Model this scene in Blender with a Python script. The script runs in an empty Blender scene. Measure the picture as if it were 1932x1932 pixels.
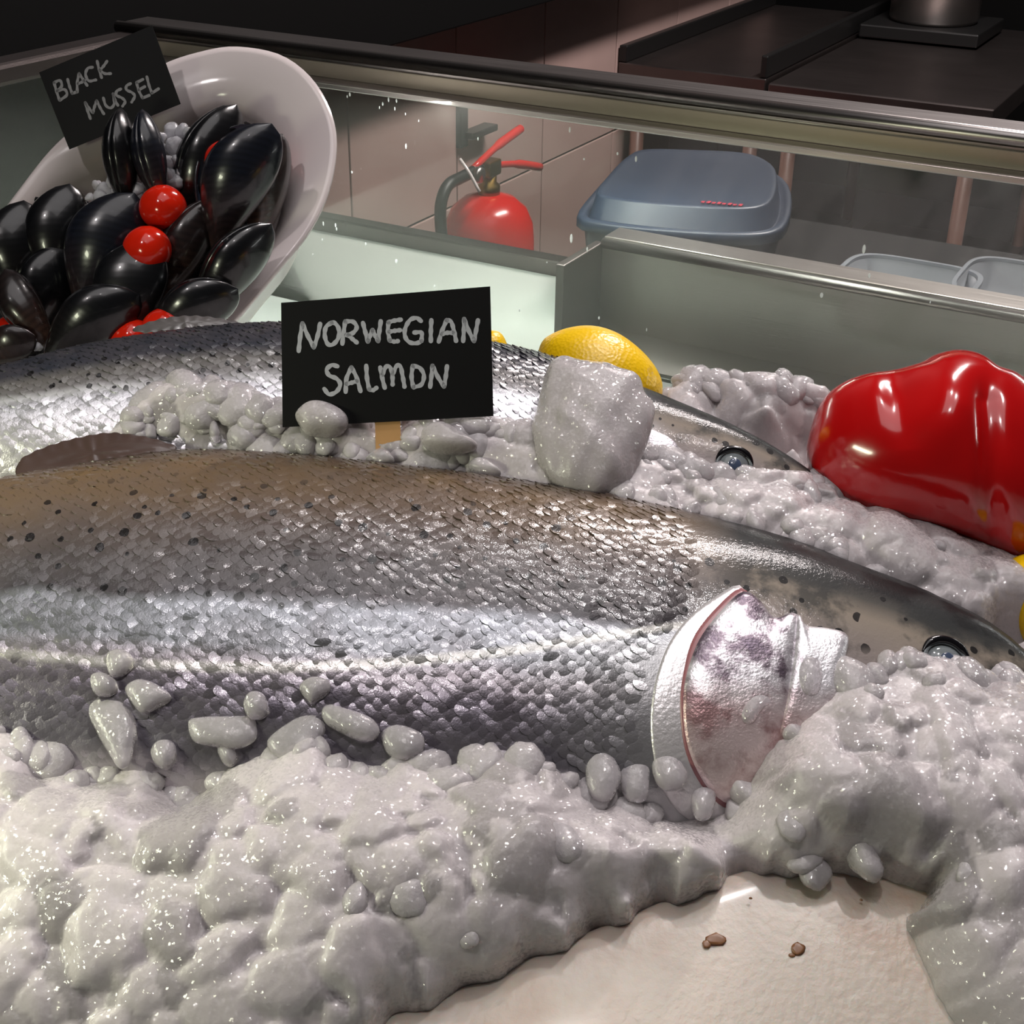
import bpy, bmesh, math, random
import numpy as np
from mathutils import Matrix, Vector
rng = np.random.RandomState(7)
random.seed(7)
C = bpy.context.scene.collection
SC = bpy.context.scene
FL = 2600.0 / 1932.0 * 36.0
CAMZ = 1.40
# ---------------------------------------------------------------- camera
Xc = np.array([.8741, -.2428, .4208]); Xc /= np.linalg.norm(Xc)
Yc = np.array([.4855, .4144, -.7697]); Yc -= Xc * Yc.dot(Xc); Yc /= np.linalg.norm(Yc)
Zc = np.cross(Xc, Yc)
W2C = np.array([Xc, Yc, Zc]).T          # columns: world axes in camera space
C2W = W2C.T
CAM = np.array([0, 0, CAMZ])
cd = bpy.data.cameras.new('camera'); cam = bpy.data.objects.new('camera', cd); C.objects.link(cam)
cd.sensor_width = 36; cd.lens = FL; cd.clip_start = .02
m = Matrix([[*C2W[0], CAM[0]], [*C2W[1], CAM[1]], [*C2W[2], CAM[2]], [0, 0, 0, 1]])
cam.matrix_world = m
SC.camera = cam

# ---------------------------------------------------------------- world, exposure, lights
SC.view_settings.view_transform = 'Standard'; SC.view_settings.look = 'None'
SC.view_settings.gamma = 1; SC.view_settings.exposure = 0.0; SC.view_settings.use_curve_mapping = False
SC.cycles.use_denoising = True
SC.cycles.max_bounces = 10; SC.cycles.transparent_max_bounces = 12
wd = bpy.data.worlds.new('world'); SC.world = wd; wd.use_nodes = True
wd.node_tree.nodes['Background'].inputs[0].default_value = (.9, .85, .85, 1)
wd.node_tree.nodes['Background'].inputs[1].default_value = .022

def area(name, loc, target, sx, sy, power, col, spread=None):
    l = bpy.data.lights.new(name, 'AREA'); l.shape = 'RECTANGLE'; l.size = sx; l.size_y = sy
    l.energy = power; l.color = col
    if spread: l.spread = math.radians(spread)
    o = bpy.data.objects.new(name, l); C.objects.link(o); o.location = loc
    d = Vector(target) - Vector(loc); o.rotation_euler = d.to_track_quat('-Z', 'Y').to_euler()
    return o
def spot(name, loc, target, power, col, ang, r=.03, blend=.6):
    l = bpy.data.lights.new(name, 'SPOT'); l.energy = power; l.color = col; l.spot_size = math.radians(ang)
    l.spot_blend = blend; l.shadow_soft_size = r
    o = bpy.data.objects.new(name, l); C.objects.link(o); o.location = loc
    d = Vector(target) - Vector(loc); o.rotation_euler = d.to_track_quat('-Z', 'Y').to_euler()
    return o
area('overhead_fill', (-.2, .5, 2.7), (-.2, .5, 1.0), 1.3, 1.3, 9, (1, .95, .95))  # unseen soft fill lamp, added overhead to flatten the lighting on the ice
# three ceiling spots over the counter, a warm counter lamp at the front left, tubes over the kitchen
spot('ceiling_spot', (.10, .95, 2.55), (-.10, .45, 1.03), 25, (1, .93, .93), 34)
spot('ceiling_spot', (-.35, 1.0, 2.55), (-.28, .46, 1.03), 17, (1, .95, .95), 34)
spot('ceiling_spot', (-.10, .10, 2.50), (-.15, .50, 1.03), 14, (1, .93, .93), 40)
spot('ceiling_spot', (-.55, -.30, 2.45), (-.60, .80, 1.12), 20, (1, .93, .92), 16)  # extra spot, added to brighten the bowl the other spots miss
area('front_counter_lamp', (-.56, .12, 1.22), (-.36, .22, 1.0), .26, .05, 1.5, (.97, 1, .74))
area('case_light_strip', (-.62, .950, 1.155), (-.60, .93, .9), .55, .012, 1.5, (.96, 1, .94))
area('case_light_strip', (.02, .950, 1.155), (.0, .85, .9), .6, .012, .8, (.98, 1, .97))
area('kitchen_tube', (-.3, 2.3, 2.5), (-1.25, 2.5, .9), 1.0, .1, 62, (1, .90, .88))

# ---------------------------------------------------------------- pixel geometry
def ray(px, py):
    return C2W @ np.array([px - 966.0, 966.0 - py, -2600.0])
def hit(px, py, P0, n):
    d = ray(px, py); n = np.asarray(n, float)
    t = (np.asarray(P0, float) - CAM).dot(n) / d.dot(n)
    return CAM + d * t
def proj(P):
    c = (np.atleast_2d(P) - CAM) @ W2C.T
    return np.stack([966 + 2600 * c[:, 0] / -c[:, 2], 966 - 2600 * c[:, 1] / -c[:, 2]], 1)
HD = np.array([-.480, .877, 0.0]); HD /= np.linalg.norm(HD)
U = np.array([HD[1], -HD[0], 0.0])
TILT = math.radians(25)
V = HD * math.cos(TILT) + np.array([0, 0, math.sin(TILT)])
W = np.cross(U, V)
d0 = ray(966, 1200); OF = CAM + d0 / np.linalg.norm(d0) * .65
def toF(P): return (np.atleast_2d(P) - OF) @ np.array([U, V, W]).T
def fromF(Q): return np.atleast_2d(Q) @ np.array([U, V, W]) + OF
def hitF(px, py, w=0.0): return toF(hit(px, py, OF + W * w, W))[0]
MF = np.eye(4); MF[:3, 0] = U; MF[:3, 1] = V; MF[:3, 2] = W; MF[:3, 3] = OF

# ---------------------------------------------------------------- object helpers
MATS = {}
def props(o, label=None, cat=None, group=None, kind=None):
    if label: o['label'] = label
    if cat: o['category'] = cat
    if group: o['group'] = group
    if kind: o['kind'] = kind
    return o
WM = {}
def empty(name, loc, label=None, cat=None, group=None, kind=None, R=None):
    o = bpy.data.objects.new(name, None); C.objects.link(o)
    M = np.eye(4)
    if R is not None: M[:3, :3] = R
    M[:3, 3] = loc
    o.matrix_world = Matrix(M.tolist()); WM[o] = M
    o.empty_display_size = .02
    return props(o, label, cat, group, kind)
def mkmesh(name, Vv, F, mat, smooth=True):
    me = bpy.data.meshes.new(name)
    Vv = np.asarray(Vv, float)
    if isinstance(F, np.ndarray):
        k = F.shape[1]; n = len(F)
        me.vertices.add(len(Vv)); me.vertices.foreach_set('co', Vv.ravel())
        me.loops.add(n * k); me.loops.foreach_set('vertex_index', F.ravel().astype(np.int32))
        me.polygons.add(n); me.polygons.foreach_set('loop_start', np.arange(0, n * k, k, dtype=np.int32))
        me.polygons.foreach_set('loop_total', np.full(n, k, dtype=np.int32))
        me.update(calc_edges=True)
    else:
        me.from_pydata([tuple(v) for v in Vv], [], [tuple(int(i) for i in f) for f in F])
    if smooth: me.polygons.foreach_set('use_smooth', np.ones(len(me.polygons), bool))
    if mat: me.materials.append(mat)
    return me
def mk(name, Vv, F, mat, parent=None, origin=None, smooth=True, R=None, **kw):
    """verts in world space -> one mesh object, parented keeping its place"""
    Vv = np.asarray(Vv, float)
    M = np.eye(4)
    if parent is not None: M = WM[parent]
    if parent is None or origin is not None or R is not None:
        M = np.eye(4)
        if R is not None: M[:3, :3] = R
        M[:3, 3] = Vv.mean(0) if origin is None else origin
    L = (Vv - M[:3, 3]) @ M[:3, :3]
    o = bpy.data.objects.new(name, mkmesh(name, L, F, mat, smooth)); C.objects.link(o)
    if parent is not None:
        o.parent = parent
        loc = np.linalg.inv(WM[parent]) @ M
        o.matrix_local = Matrix(loc.tolist())
    else:
        o.matrix_world = Matrix(M.tolist())
    WM[o] = M
    return props(o, **kw)
def recalc(o):
    bm = bmesh.new(); bm.from_mesh(o.data); bmesh.ops.recalc_face_normals(bm, faces=bm.faces); bm.to_mesh(o.data); bm.free()
    return o
def join(parts):
    vs, fs, k = [], [], 0
    for v, f in parts:
        v = np.asarray(v, float); vs.append(v)
        fs += [tuple(int(i) + k for i in q) for q in f]; k += len(v)
    return np.concatenate(vs), fs
def box(a, b, bev=0.0):
    bm = bmesh.new(); bmesh.ops.create_cube(bm, size=1)
    a = np.array(a, float); b = np.array(b, float)
    for v in bm.verts: v.co = Vector(((a + b) / 2 + np.array(v.co) * (b - a)))
    if bev: bmesh.ops.bevel(bm, geom=list(bm.edges), offset=bev, segments=2, profile=.5, affect='EDGES')
    bm.verts.index_update()
    r = ([tuple(v.co) for v in bm.verts], [tuple(v.index for v in f.verts) for f in bm.faces]); bm.free()
    return r
def spline(P, n=None, step=None, closed=False):
    P = np.asarray(P, float)
    Q = np.vstack([P[-1], P, P[0], P[1]]) if closed else np.vstack([2 * P[0] - P[1], P, 2 * P[-1] - P[-2]])
    segs = len(P) if closed else len(P) - 1
    out = []
    for i in range(segs):
        p0, p1, p2, p3 = Q[i], Q[i + 1], Q[i + 2], Q[i + 3]
        for t in np.arange(8) / 8.0:
            out.append(.5 * (2 * p1 + (p2 - p0) * t + (2 * p0 - 5 * p1 + 4 * p2 - p3) * t * t + (3 * p1 - p0 - 3 * p2 + p3) * t ** 3))
    out.append(P[0] if closed else P[-1]); out = np.array(out)
    if n:
        s = np.r_[0, np.cumsum(np.linalg.norm(np.diff(out, axis=0), axis=1))]
        g = np.linspace(0, s[-1], n, endpoint=not closed)
        out = np.stack([np.interp(g, s, out[:, k]) for k in range(out.shape[1])], 1)
    return out
def tube(path, r, seg=10, caps=True):
    P = np.asarray(path, float); n = len(P); r = np.broadcast_to(r, n)
    T = np.gradient(P, axis=0); T /= np.linalg.norm(T, axis=1)[:, None] + 1e-12
    a = np.array([0, 0, 1.0]) if abs(T[0][2]) < .9 else np.array([1.0, 0, 0])
    vs = []
    for i in range(n):
        b = np.cross(T[i], a); b /= np.linalg.norm(b); a = np.cross(b, T[i])
        for k in range(seg):
            th = 2 * math.pi * k / seg
            vs.append(P[i] + r[i] * (math.cos(th) * a + math.sin(th) * b))
    fs = [(i * seg + k, i * seg + (k + 1) % seg, (i + 1) * seg + (k + 1) % seg, (i + 1) * seg + k) for i in range(n - 1) for k in range(seg)]
    if caps: fs += [tuple(range(seg))[::-1], tuple((n - 1) * seg + k for k in range(seg))]
    return vs, fs
def lathe(prof, c, seg=40, ax=None):
    """profile (r, z) revolved about z at c"""
    ax = np.eye(3) if ax is None else ax
    vs = []; n = len(prof)
    for r, z in prof:
        for k in range(seg):
            th = 2 * math.pi * k / seg
            vs.append(np.asarray(c) + ax @ np.array([r * math.cos(th), r * math.sin(th), z]))
    fs = [(i * seg + k, i * seg + (k + 1) % seg, (i + 1) * seg + (k + 1) % seg, (i + 1) * seg + k) for i in range(n - 1) for k in range(seg)]
    fs += [tuple(range(seg))[::-1], tuple((n - 1) * seg + k for k in range(seg))]
    return vs, fs
def ico(sub):
    bm = bmesh.new(); bmesh.ops.create_icosphere(bm, subdivisions=sub, radius=1)
    bm.verts.index_update()
    v = np.array([tuple(x.co) for x in bm.verts]); f = np.array([[x.index for x in q.verts] for q in bm.faces]); bm.free()
    return v, f
ICO2, ICO3, ICO4 = ico(2), ico(3), ico(4)
def lumpy(v, amp=.14, r=None):
    r = r or rng
    o = np.ones(len(v))
    for fr, a in ((1.6, amp), (2.7, amp * .7), (4.6, amp * .4)):
        k = r.normal(size=3); k /= np.linalg.norm(k); k2 = r.normal(size=3); k2 /= np.linalg.norm(k2)
        o += a * np.sin(fr * 1.6 * v @ k + r.rand() * 6.28) * np.cos(fr * v @ k2 + r.rand() * 6.28)
    return v * o[:, None]
def rotm(r=None):
    r = r or rng
    q = r.normal(size=4); q /= np.linalg.norm(q); a, b, c, d = q
    return np.array([[a*a+b*b-c*c-d*d, 2*(b*c-a*d), 2*(b*d+a*c)], [2*(b*c+a*d), a*a-b*b+c*c-d*d, 2*(c*d-a*b)], [2*(b*d-a*c), 2*(c*d+a*b), a*a-b*b-c*c+d*d]])
def inflate(outline_px, P0, n, front, back, N=72, K=12, pw=.5, disp=None, ctr=None, closed_spline=True):
    """a solid body whose outline is seen as outline_px when it stands on plane (P0, n); real depth front and back"""
    n = np.asarray(n, float); n = n / np.linalg.norm(n)
    pts = spline(outline_px, n=N, closed=True) if closed_spline else np.asarray(outline_px, float)
    N = len(pts)
    E = np.array([hit(x, y, P0, n) for x, y in pts])
    c = E.mean(0) if ctr is None else hit(*ctr, P0, n)
    ft = np.fft.fft(E - c, axis=0); kk_ = np.abs(np.fft.fftfreq(N, 1 / N)); ft[kk_ > 2] = 0; Es = np.real(np.fft.ifft(ft, axis=0))
    vs = [c + n * front]
    for side, dep in ((1, front), (-1, back)):
        ks = range(1, K + 1) if side == 1 else range(K - 1, 0, -1)
        for k in ks:
            s = math.sin(math.pi / 2 * k / K)
            w = dep * side * (max(0, 1 - s * s)) ** pw
            bl = s ** 3
            vs += list(c + ((E - c) * bl + Es * (1 - bl)) * s + n * w)
    vs.append(c - n * back)
    R = 2 * K - 1
    fs = [(0, 1 + k, 1 + (k + 1) % N) for k in range(N)]
    for i in range(R - 1):
        for k in range(N):
            fs.append((1 + i * N + k, 1 + (i + 1) * N + k, 1 + (i + 1) * N + (k + 1) % N, 1 + i * N + (k + 1) % N))
    L = len(vs) - 1
    fs += [(L, 1 + (R - 1) * N + (k + 1) % N, 1 + (R - 1) * N + k) for k in range(N)]
    vs = np.array(vs)
    if disp is not None: vs = disp(vs, c, n)
    return vs, fs

# ---------------------------------------------------------------- material helpers
def srgb(r, g, b):
    f = lambda c: (c / 255 / 12.92) if c / 255 <= .04045 else ((c / 255 + .055) / 1.055) ** 2.4
    return (f(r), f(g), f(b), 1)
class NT:
    def __init__(s, name):
        s.m = bpy.data.materials.new(name); s.m.use_nodes = True; s.t = s.m.node_tree; s.b = s.t.nodes['Principled BSDF']
        s.out = s.t.nodes['Material Output']
    def n(s, typ, **kw):
        x = s.t.nodes.new(typ)
        for k, v in kw.items():
            if k in x.inputs: s.set(x.inputs[k], v)
            else: setattr(x, k, v)
        return x
    def set(s, inp, v):
        if isinstance(v, bpy.types.NodeSocket): s.t.links.new(v, inp)
        else: inp.default_value = v
    def math(s, op, a, b=0.0, c=None, clamp=False):
        x = s.t.nodes.new('ShaderNodeMath'); x.operation = op; x.use_clamp = clamp
        s.set(x.inputs[0], a); s.set(x.inputs[1], b)
        if c is not None: s.set(x.inputs[2], c)
        return x.outputs[0]
    def mix(s, f, a, b):
        x = s.t.nodes.new('ShaderNodeMix'); x.data_type = 'RGBA'
        s.set(x.inputs[0], f); s.set(x.inputs[6], a); s.set(x.inputs[7], b)
        return x.outputs[2]
    def ramp(s, f, stops, interp='LINEAR'):
        x = s.t.nodes.new('ShaderNodeValToRGB'); x.color_ramp.interpolation = interp
        e = x.color_ramp.elements
        e[0].position, e[0].color = stops[0][0], stops[0][1]
        e[1].position, e[1].color = stops[-1][0], stops[-1][1]
        for p, c in stops[1:-1]:
            q = e.new(p); q.color = c
        s.set(x.inputs[0], f); return x.outputs[0]
    def noise(s, vec, scale, detail=3.0, rough=.5):
        x = s.t.nodes.new('ShaderNodeTexNoise')
        if vec is not None: s.set(x.inputs['Vector'], vec)
        x.inputs['Scale'].default_value = scale; x.inputs['Detail'].default_value = detail; x.inputs['Roughness'].default_value = rough
        return x.outputs[0]
    def bump(s, h, strength, dist=.001):
        x = s.t.nodes.new('ShaderNodeBump'); x.inputs['Strength'].default_value = strength; x.inputs['Distance'].default_value = dist
        s.set(x.inputs['Height'], h); s.set(s.b.inputs['Normal'], x.outputs[0]); return x.outputs[0]
    def P(s, **kw):
        for k, v in kw.items(): s.set(s.b.inputs[k.replace('_', ' ')], v)
        return s
def G(v): return (v, v, v, 1)
def simple(name, col, rough=.5, metal=0.0, bump=None, noise=None, spec=.5, **kw):
    t = NT(name); t.P(Base_Color=col, Roughness=rough, Metallic=metal)
    t.b.inputs['Specular IOR Level'].default_value = spec
    tc = t.n('ShaderNodeTexCoord').outputs['Object']
    if noise:
        sc, amt = noise
        t.P(Base_Color=t.mix(t.math('MULTIPLY', t.noise(tc, sc), amt), col, tuple(c * .45 for c in col[:3]) + (1,)))
    if bump: t.bump(t.noise(tc, bump[0]), bump[1], bump[2])
    for k, v in kw.items(): t.b.inputs[k.replace('_', ' ')].default_value = v
    return t.m

def steel(name, col, rough, stretch=(1, 60, 60), b=.15):
    t = NT(name); tc = t.n('ShaderNodeTexCoord').outputs['Object']
    mp = t.n('ShaderNodeMapping', Vector=tc); mp.inputs['Scale'].default_value = stretch
    n = t.noise(mp.outputs[0], 12, 4); n2 = t.noise(tc, 9, 3)
    t.P(Metallic=1.0, Base_Color=t.mix(n2, col, tuple(c * .6 for c in col[:3]) + (1,)), Roughness=t.math('ADD', rough - .06, t.math('MULTIPLY', n, .14)))
    t.bump(n, b, .0008)
    return t.m
M_steel = steel('brushed_steel', srgb(190, 184, 180), .34)
M_rail = steel('rail_steel', srgb(165, 160, 158), .3)
M_darksteel = steel('dark_steel', srgb(120, 112, 110), .38)
M_black = simple('black_card', srgb(7, 7, 8), .55, spec=.25)
M_blackplastic = simple('black_plastic', srgb(18, 18, 18), .4)
M_blackwall = simple('black_panel', srgb(4, 4, 4), .6, spec=.2)
M_chalk = simple('chalk_ink', srgb(176, 178, 184), .6, noise=(900, .45))
M_chalkdim = simple('chalk_ink_dim', srgb(150, 150, 150), .7, noise=(900, .5))
M_wood = simple('wood', srgb(196, 150, 98), .6, noise=(120, .4))
M_porcelain = simple('porcelain', srgb(214, 205, 204), .16, spec=.6)
M_red = simple('tomato_skin', srgb(200, 32, 12), .14, noise=(60, .3), Subsurface_Weight=.15, Subsurface_Scale=.004)
M_redpaint = simple('red_paint', srgb(190, 30, 28), .22)
M_brass = simple('brass', srgb(150, 120, 60), .35, 1.0)
M_rubber = simple('rubber', srgb(16, 16, 16), .5)
M_trayw = simple('tray_white', srgb(200, 208, 200), .35, noise=(14, .25))
M_floor = simple('floor_tile', srgb(26, 24, 24), .5)
M_lid = simple('blue_plastic', srgb(52, 62, 80), .4, noise=(25, .3))
M_boxplastic = simple('grey_plastic', srgb(60, 62, 70), .4)
M_redprint = simple('red_print', srgb(170, 40, 60), .5)
M_brownbar = simple('brown_tube', srgb(110, 80, 70), .4)

def m_tile():
    t = NT('wall_tile'); tc = t.n('ShaderNodeTexCoord').outputs['Object']
    t.P(Base_Color=t.mix(t.noise(tc, 5, 5), srgb(176, 150, 143), srgb(150, 128, 122)), Roughness=.34)
    t.bump(t.noise(tc, 40), .05, .001); return t.m
M_tile = m_tile()
M_grout = simple('grout', srgb(40, 32, 30), .8)

def m_glass():
    t = NT('pane_glass'); tc = t.n('ShaderNodeTexCoord').outputs['Object']
    mp = t.n('ShaderNodeMapping', Vector=tc); mp.inputs['Scale'].default_value = (3, 1, 60); mp.inputs['Rotation'].default_value = (0, .25, 0)
    n = t.noise(mp.outputs[0], 14, 4)
    tr = t.n('ShaderNodeBsdfTransparent', Color=(.93, .95, .93, 1))
    gl = t.n('ShaderNodeBsdfGlossy', Color=(1, 1, 1, 1), Roughness=.06)
    df = t.n('ShaderNodeBsdfDiffuse', Color=srgb(215, 220, 212))
    fr = t.n('ShaderNodeFresnel', IOR=1.5)
    m1 = t.n('ShaderNodeMixShader'); t.set(m1.inputs[0], fr.outputs[0]); t.set(m1.inputs[1], tr.outputs[0]); t.set(m1.inputs[2], gl.outputs[0])
    big = t.noise(tc, 6, 4)
    dirt = t.math('MULTIPLY', t.math('ADD', .15, t.math('MULTIPLY', t.math('MULTIPLY', n, big), 2.6)), .026)
    m2 = t.n('ShaderNodeMixShader'); t.set(m2.inputs[0], dirt); t.set(m2.inputs[1], m1.outputs[0]); t.set(m2.inputs[2], df.outputs[0])
    t.t.links.new(m2.outputs[0], t.out.inputs[0]); return t.m
M_glass = m_glass()
M_clear = simple('clear_plastic', srgb(205, 210, 218), .25, Transmission_Weight=.55)

def m_ice(name, col, trans=.25, sss=1.0, rough=.35, bump=.35, tint=False, ssc=.004, fac=900.0):
    t = NT(name); tc = t.n('ShaderNodeTexCoord').outputs['Object']
    n = t.noise(tc, 46, 3)
    c = t.mix(n, col, tuple(c * .88 for c in col[:3]) + (1,))
    if tint:
        at_ = t.n('ShaderNodeAttribute'); at_.attribute_name = 'tint'
        c = t.mix(at_.outputs['Fac'], c, tuple(x * .55 for x in col[:3]) + (1,))
    t.P(Base_Color=c, Roughness=rough, Subsurface_Weight=sss, Transmission_Weight=trans, IOR=1.31)
    t.b.inputs['Subsurface Radius'].default_value = (1, 1, 1); t.b.inputs['Subsurface Scale'].default_value = ssc
    h = t.math('ADD', t.noise(tc, 120, 2), t.math('MULTIPLY', t.noise(tc, 700, 2), .35))
    b1 = t.n('ShaderNodeBump'); b1.inputs['Strength'].default_value = bump; b1.inputs['Distance'].default_value = .0012
    t.set(b1.inputs['Height'], h); t.set(t.b.inputs['Normal'], b1.outputs[0])
    t.b.inputs['Coat Weight'].default_value = 1.0; t.b.inputs['Coat Roughness'].default_value = .05; t.b.inputs['Coat IOR'].default_value = 1.4
    vo = t.n('ShaderNodeTexVoronoi', Vector=tc, Scale=fac); vo.feature = 'F1'
    ve = t.n('ShaderNodeVectorMath', operation='SUBTRACT'); t.set(ve.inputs[0], vo.outputs['Color']); ve.inputs[1].default_value = (.5, .5, .5)
    vs_ = t.n('ShaderNodeVectorMath', operation='SCALE'); t.set(vs_.inputs[0], ve.outputs[0]); vs_.inputs['Scale'].default_value = .9
    va = t.n('ShaderNodeVectorMath', operation='ADD'); t.set(va.inputs[0], b1.outputs[0]); t.set(va.inputs[1], vs_.outputs[0])
    vn = t.n('ShaderNodeVectorMath', operation='NORMALIZE'); t.set(vn.inputs[0], va.outputs[0])
    t.set(t.b.inputs['Coat Normal'], vn.outputs[0])
    return t.m
M_ice = m_ice('crushed_ice', (.55, .51, .515, 1), trans=.0, sss=1.0, tint=True, ssc=.0022, bump=.22)
M_icenug = m_ice('nugget_ice', (.60, .565, .575, 1), trans=.40, sss=.0)
M_icelump = m_ice('lump_ice', (.56, .52, .525, 1), trans=.25, sss=.6, rough=.3, bump=.4, ssc=.002)
M_iceclear = m_ice('clear_ice', (.80, .76, .78, 1), trans=.64, sss=.0, rough=.24, bump=.3)

def m_pepper():
    t = NT('pepper_skin'); tc = t.n('ShaderNodeTexCoord').outputs['Object']
    t.P(Base_Color=t.mix(t.noise(tc, 22, 2), srgb(190, 14, 16), srgb(150, 8, 10)), Roughness=.17)
    t.b.inputs['Coat Weight'].default_value = .5; t.b.inputs['Coat Roughness'].default_value = .08
    t.bump(t.noise(tc, 55, 2), .12, .002); return t.m
M_pepper = m_pepper()
def m_lemon():
    t = NT('lemon_rind'); tc = t.n('ShaderNodeTexCoord').outputs['Object']
    sp = t.ramp(t.noise(tc, 60, 2), [(.68, (0, 0, 0, 1)), (.78, (1, 1, 1, 1))])
    t.P(Base_Color=t.mix(t.math('MULTIPLY', sp, .6), srgb(235, 190, 12), srgb(150, 100, 20)), Roughness=.32)
    v = t.n('ShaderNodeTexVoronoi', Vector=tc, Scale=500.0)
    t.bump(v.outputs[0], .25, .001); return t.m
M_lemon = m_lemon()

# ================================================================ ROOM
def T(x, y, z): return np.array([x, y, z + CAMZ])
zs = lambda z: z + CAMZ
b = box((-3.2, -1.2, -.05), (2.6, 5.2, 0)); mk('floor', *b, M_floor, smooth=False, kind='structure')
b = box((-3.2, 5.1, 0), (2.6, 5.2, 2.8)); mk('wall_back', *b, M_blackwall, smooth=False, kind='structure')
wl = mk('wall_left', *box((-1.36, .2, 0), (-1.294, 3.52, 2.8)), M_grout, smooth=False, kind='structure', origin=(-1.3, 1.8, 0))
# tiles: joints measured in the photograph every .33 m, one horizontal joint at z = .68
th = None
TW, TH = .327, .596
tm = None
for row, z0 in enumerate((.682, .082)):
    for k in range(8):
        y0 = 1.14 + k * .331
        if y0 + TW > 3.53 and k > 7: continue
        if tm is None:
            tb = box((0, 0, 0), (.006, TW, TH), .0015); tm = mkmesh('tile', *tb, M_tile, smooth=False)
        o = bpy.data.objects.new('tile', tm); C.objects.link(o); o.parent = wl
        o.matrix_local = Matrix.Translation(Vector((-1.294, y0, z0 + 0.0)) - Vector((-1.3, 1.8, 0)))
# black panel fixed above the tiles, its lower edge in view
mk('wall_cabinet', *box((-1.292, .2, 1.017), (-1.20, 3.5, 1.75), .003), M_blackwall, smooth=False,
   label='black panel box running along the tiled wall above the tiles', cat='wall cabinet')
# counter body under the display so nothing floats
mk('counter_body', *box((-.93, .0, 0), (.75, 1.20, .93), .004), M_darksteel, smooth=False,
   label='dark steel base of the fish counter below the ice', cat='counter')

# ================================================================ DISPLAY CASE
GY = .98
case = empty('display_case', T(-.1, .98, -.46), 'steel and glass display case behind and beside the fish', 'display case')
def part(name, vf, mat, parent, smooth=False, **kw): return mk(name, vf[0], vf[1], mat, parent, smooth=smooth, **kw)
part('tray', join([box(T(-.928, .02, -.468), T(.75, 1.17, -.45), .002)]), M_trayw, case)
part('glass_pane', box(T(-.925, GY, -.45), T(.75, GY + .006, -.238)), M_glass, case)
part('side_pane', box(T(-.931, .05, -.45), T(-.925, GY, -.238)), M_glass, case)
part('rail', box(T(-.945, GY - .006, -.240), T(.75, GY + .030, -.214), .004), M_rail, case)
part('rail_lip', tube([T(-.95, GY - .004, -.2195), T(.75, GY - .004, -.2195)], .0055, 12), M_rail, case, smooth=True)
part('glass_channel', box(T(-.94, GY - .010, -.248), T(.75, GY + .004, -.239), .001), M_steel, case)
part('rail_lit_strip', box(T(-.94, GY - .0085, -.239), T(.75, GY - .006, -.2265), .0006), simple('rail_lit_strip', srgb(158, 150, 134), .38, .6), case)  # lighter beige strip: the lit look of the rail front put into colour
part('side_rail', box(T(-.945, .05, -.240), T(-.915, GY - .006, -.222), .004), M_darksteel, case)
part('light_strip', box(T(-.9, GY - .028, -.2395), T(.2, GY - .011, -.2385), .0003), M_steel, case)
part('back_trim', box(T(-.93, 1.17, -.455), T(-.53, 1.19, -.435), .002), M_darksteel, case)
# water spots on the glass
sp = []
pts = [(748, 493, 6), (733, 188, 3), (722, 196, 3), (716, 203, 2), (745, 205, 2), (748, 190, 3), (765, 215, 2), (700, 178, 2), (660, 178, 4), (668, 172, 3), (655, 182, 2),
       (902, 262, 2), (790, 228, 2), (1032, 495, 2), (980, 585, 3), (1220, 622, 2), (1550, 557, 5), (1145, 225, 2), (1075, 245, 3), (1102, 300, 3), (1108, 470, 3), (1078, 450, 5),
       (1165, 290, 3), (1200, 300, 4), (766, 276, 3), (664, 325, 3), (690, 460, 3), (610, 422, 3), (633, 425, 3), (635, 432, 3), (608, 452, 3), (590, 480, 2), (820, 540, 3),
       (1060, 648, 4), (1130, 600, 3), (1460, 270, 2), (1630, 470, 5), (1640, 520, 4), (1755, 570, 2), (1750, 295, 2), (905, 745, 2)]
for (x, y, r) in pts:
    c = hit(x, y, T(0, GY - .001, 0), (0, 1, 0)); v, f = ICO2
    s = r * .00032
    sp.append((v * np.array([s * .8, .0005, s * (1 + rng.rand() * 1.6)]) + c, f))
v, f = join(sp); part('water_spots', (v, f), simple('water_spot', srgb(235, 240, 238), .1), case, smooth=True, kind='stuff')

# steel well behind the glass
well = empty('steel_well', T(-.1, 1.13, -.46), 'brushed steel upstand with bright top edge behind the glass', 'steel well')
part('front_face', box(T(-.494, 1.060, -.45), T(.75, 1.070, -.370), .001), M_steel, well)
part('well_floor', box(T(-.494, GY + .008, -.4495), T(.75, 1.060, -.447)), M_steel, well)
part('top_edge', tube([T(-.494, 1.062, -.3705), T(.75, 1.062, -.3705)], .0045, 12), M_steel, well, smooth=True)
part('ledge', box(T(-.494, 1.064, -.370), T(.75, 1.095, -.365), .001), M_steel, well)
part('side_flange', box(T(-.502, GY + .008, -.45), T(-.494, 1.064, -.370), .001), M_darksteel, well)
mk('work_surface', *box(T(-.56, 1.20, -.49), T(.75, 1.55, -.47), .003), M_blackplastic, smooth=False,
   label='dark steel work surface carrying the lidded container and clear tubs', cat='worktop')

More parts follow.
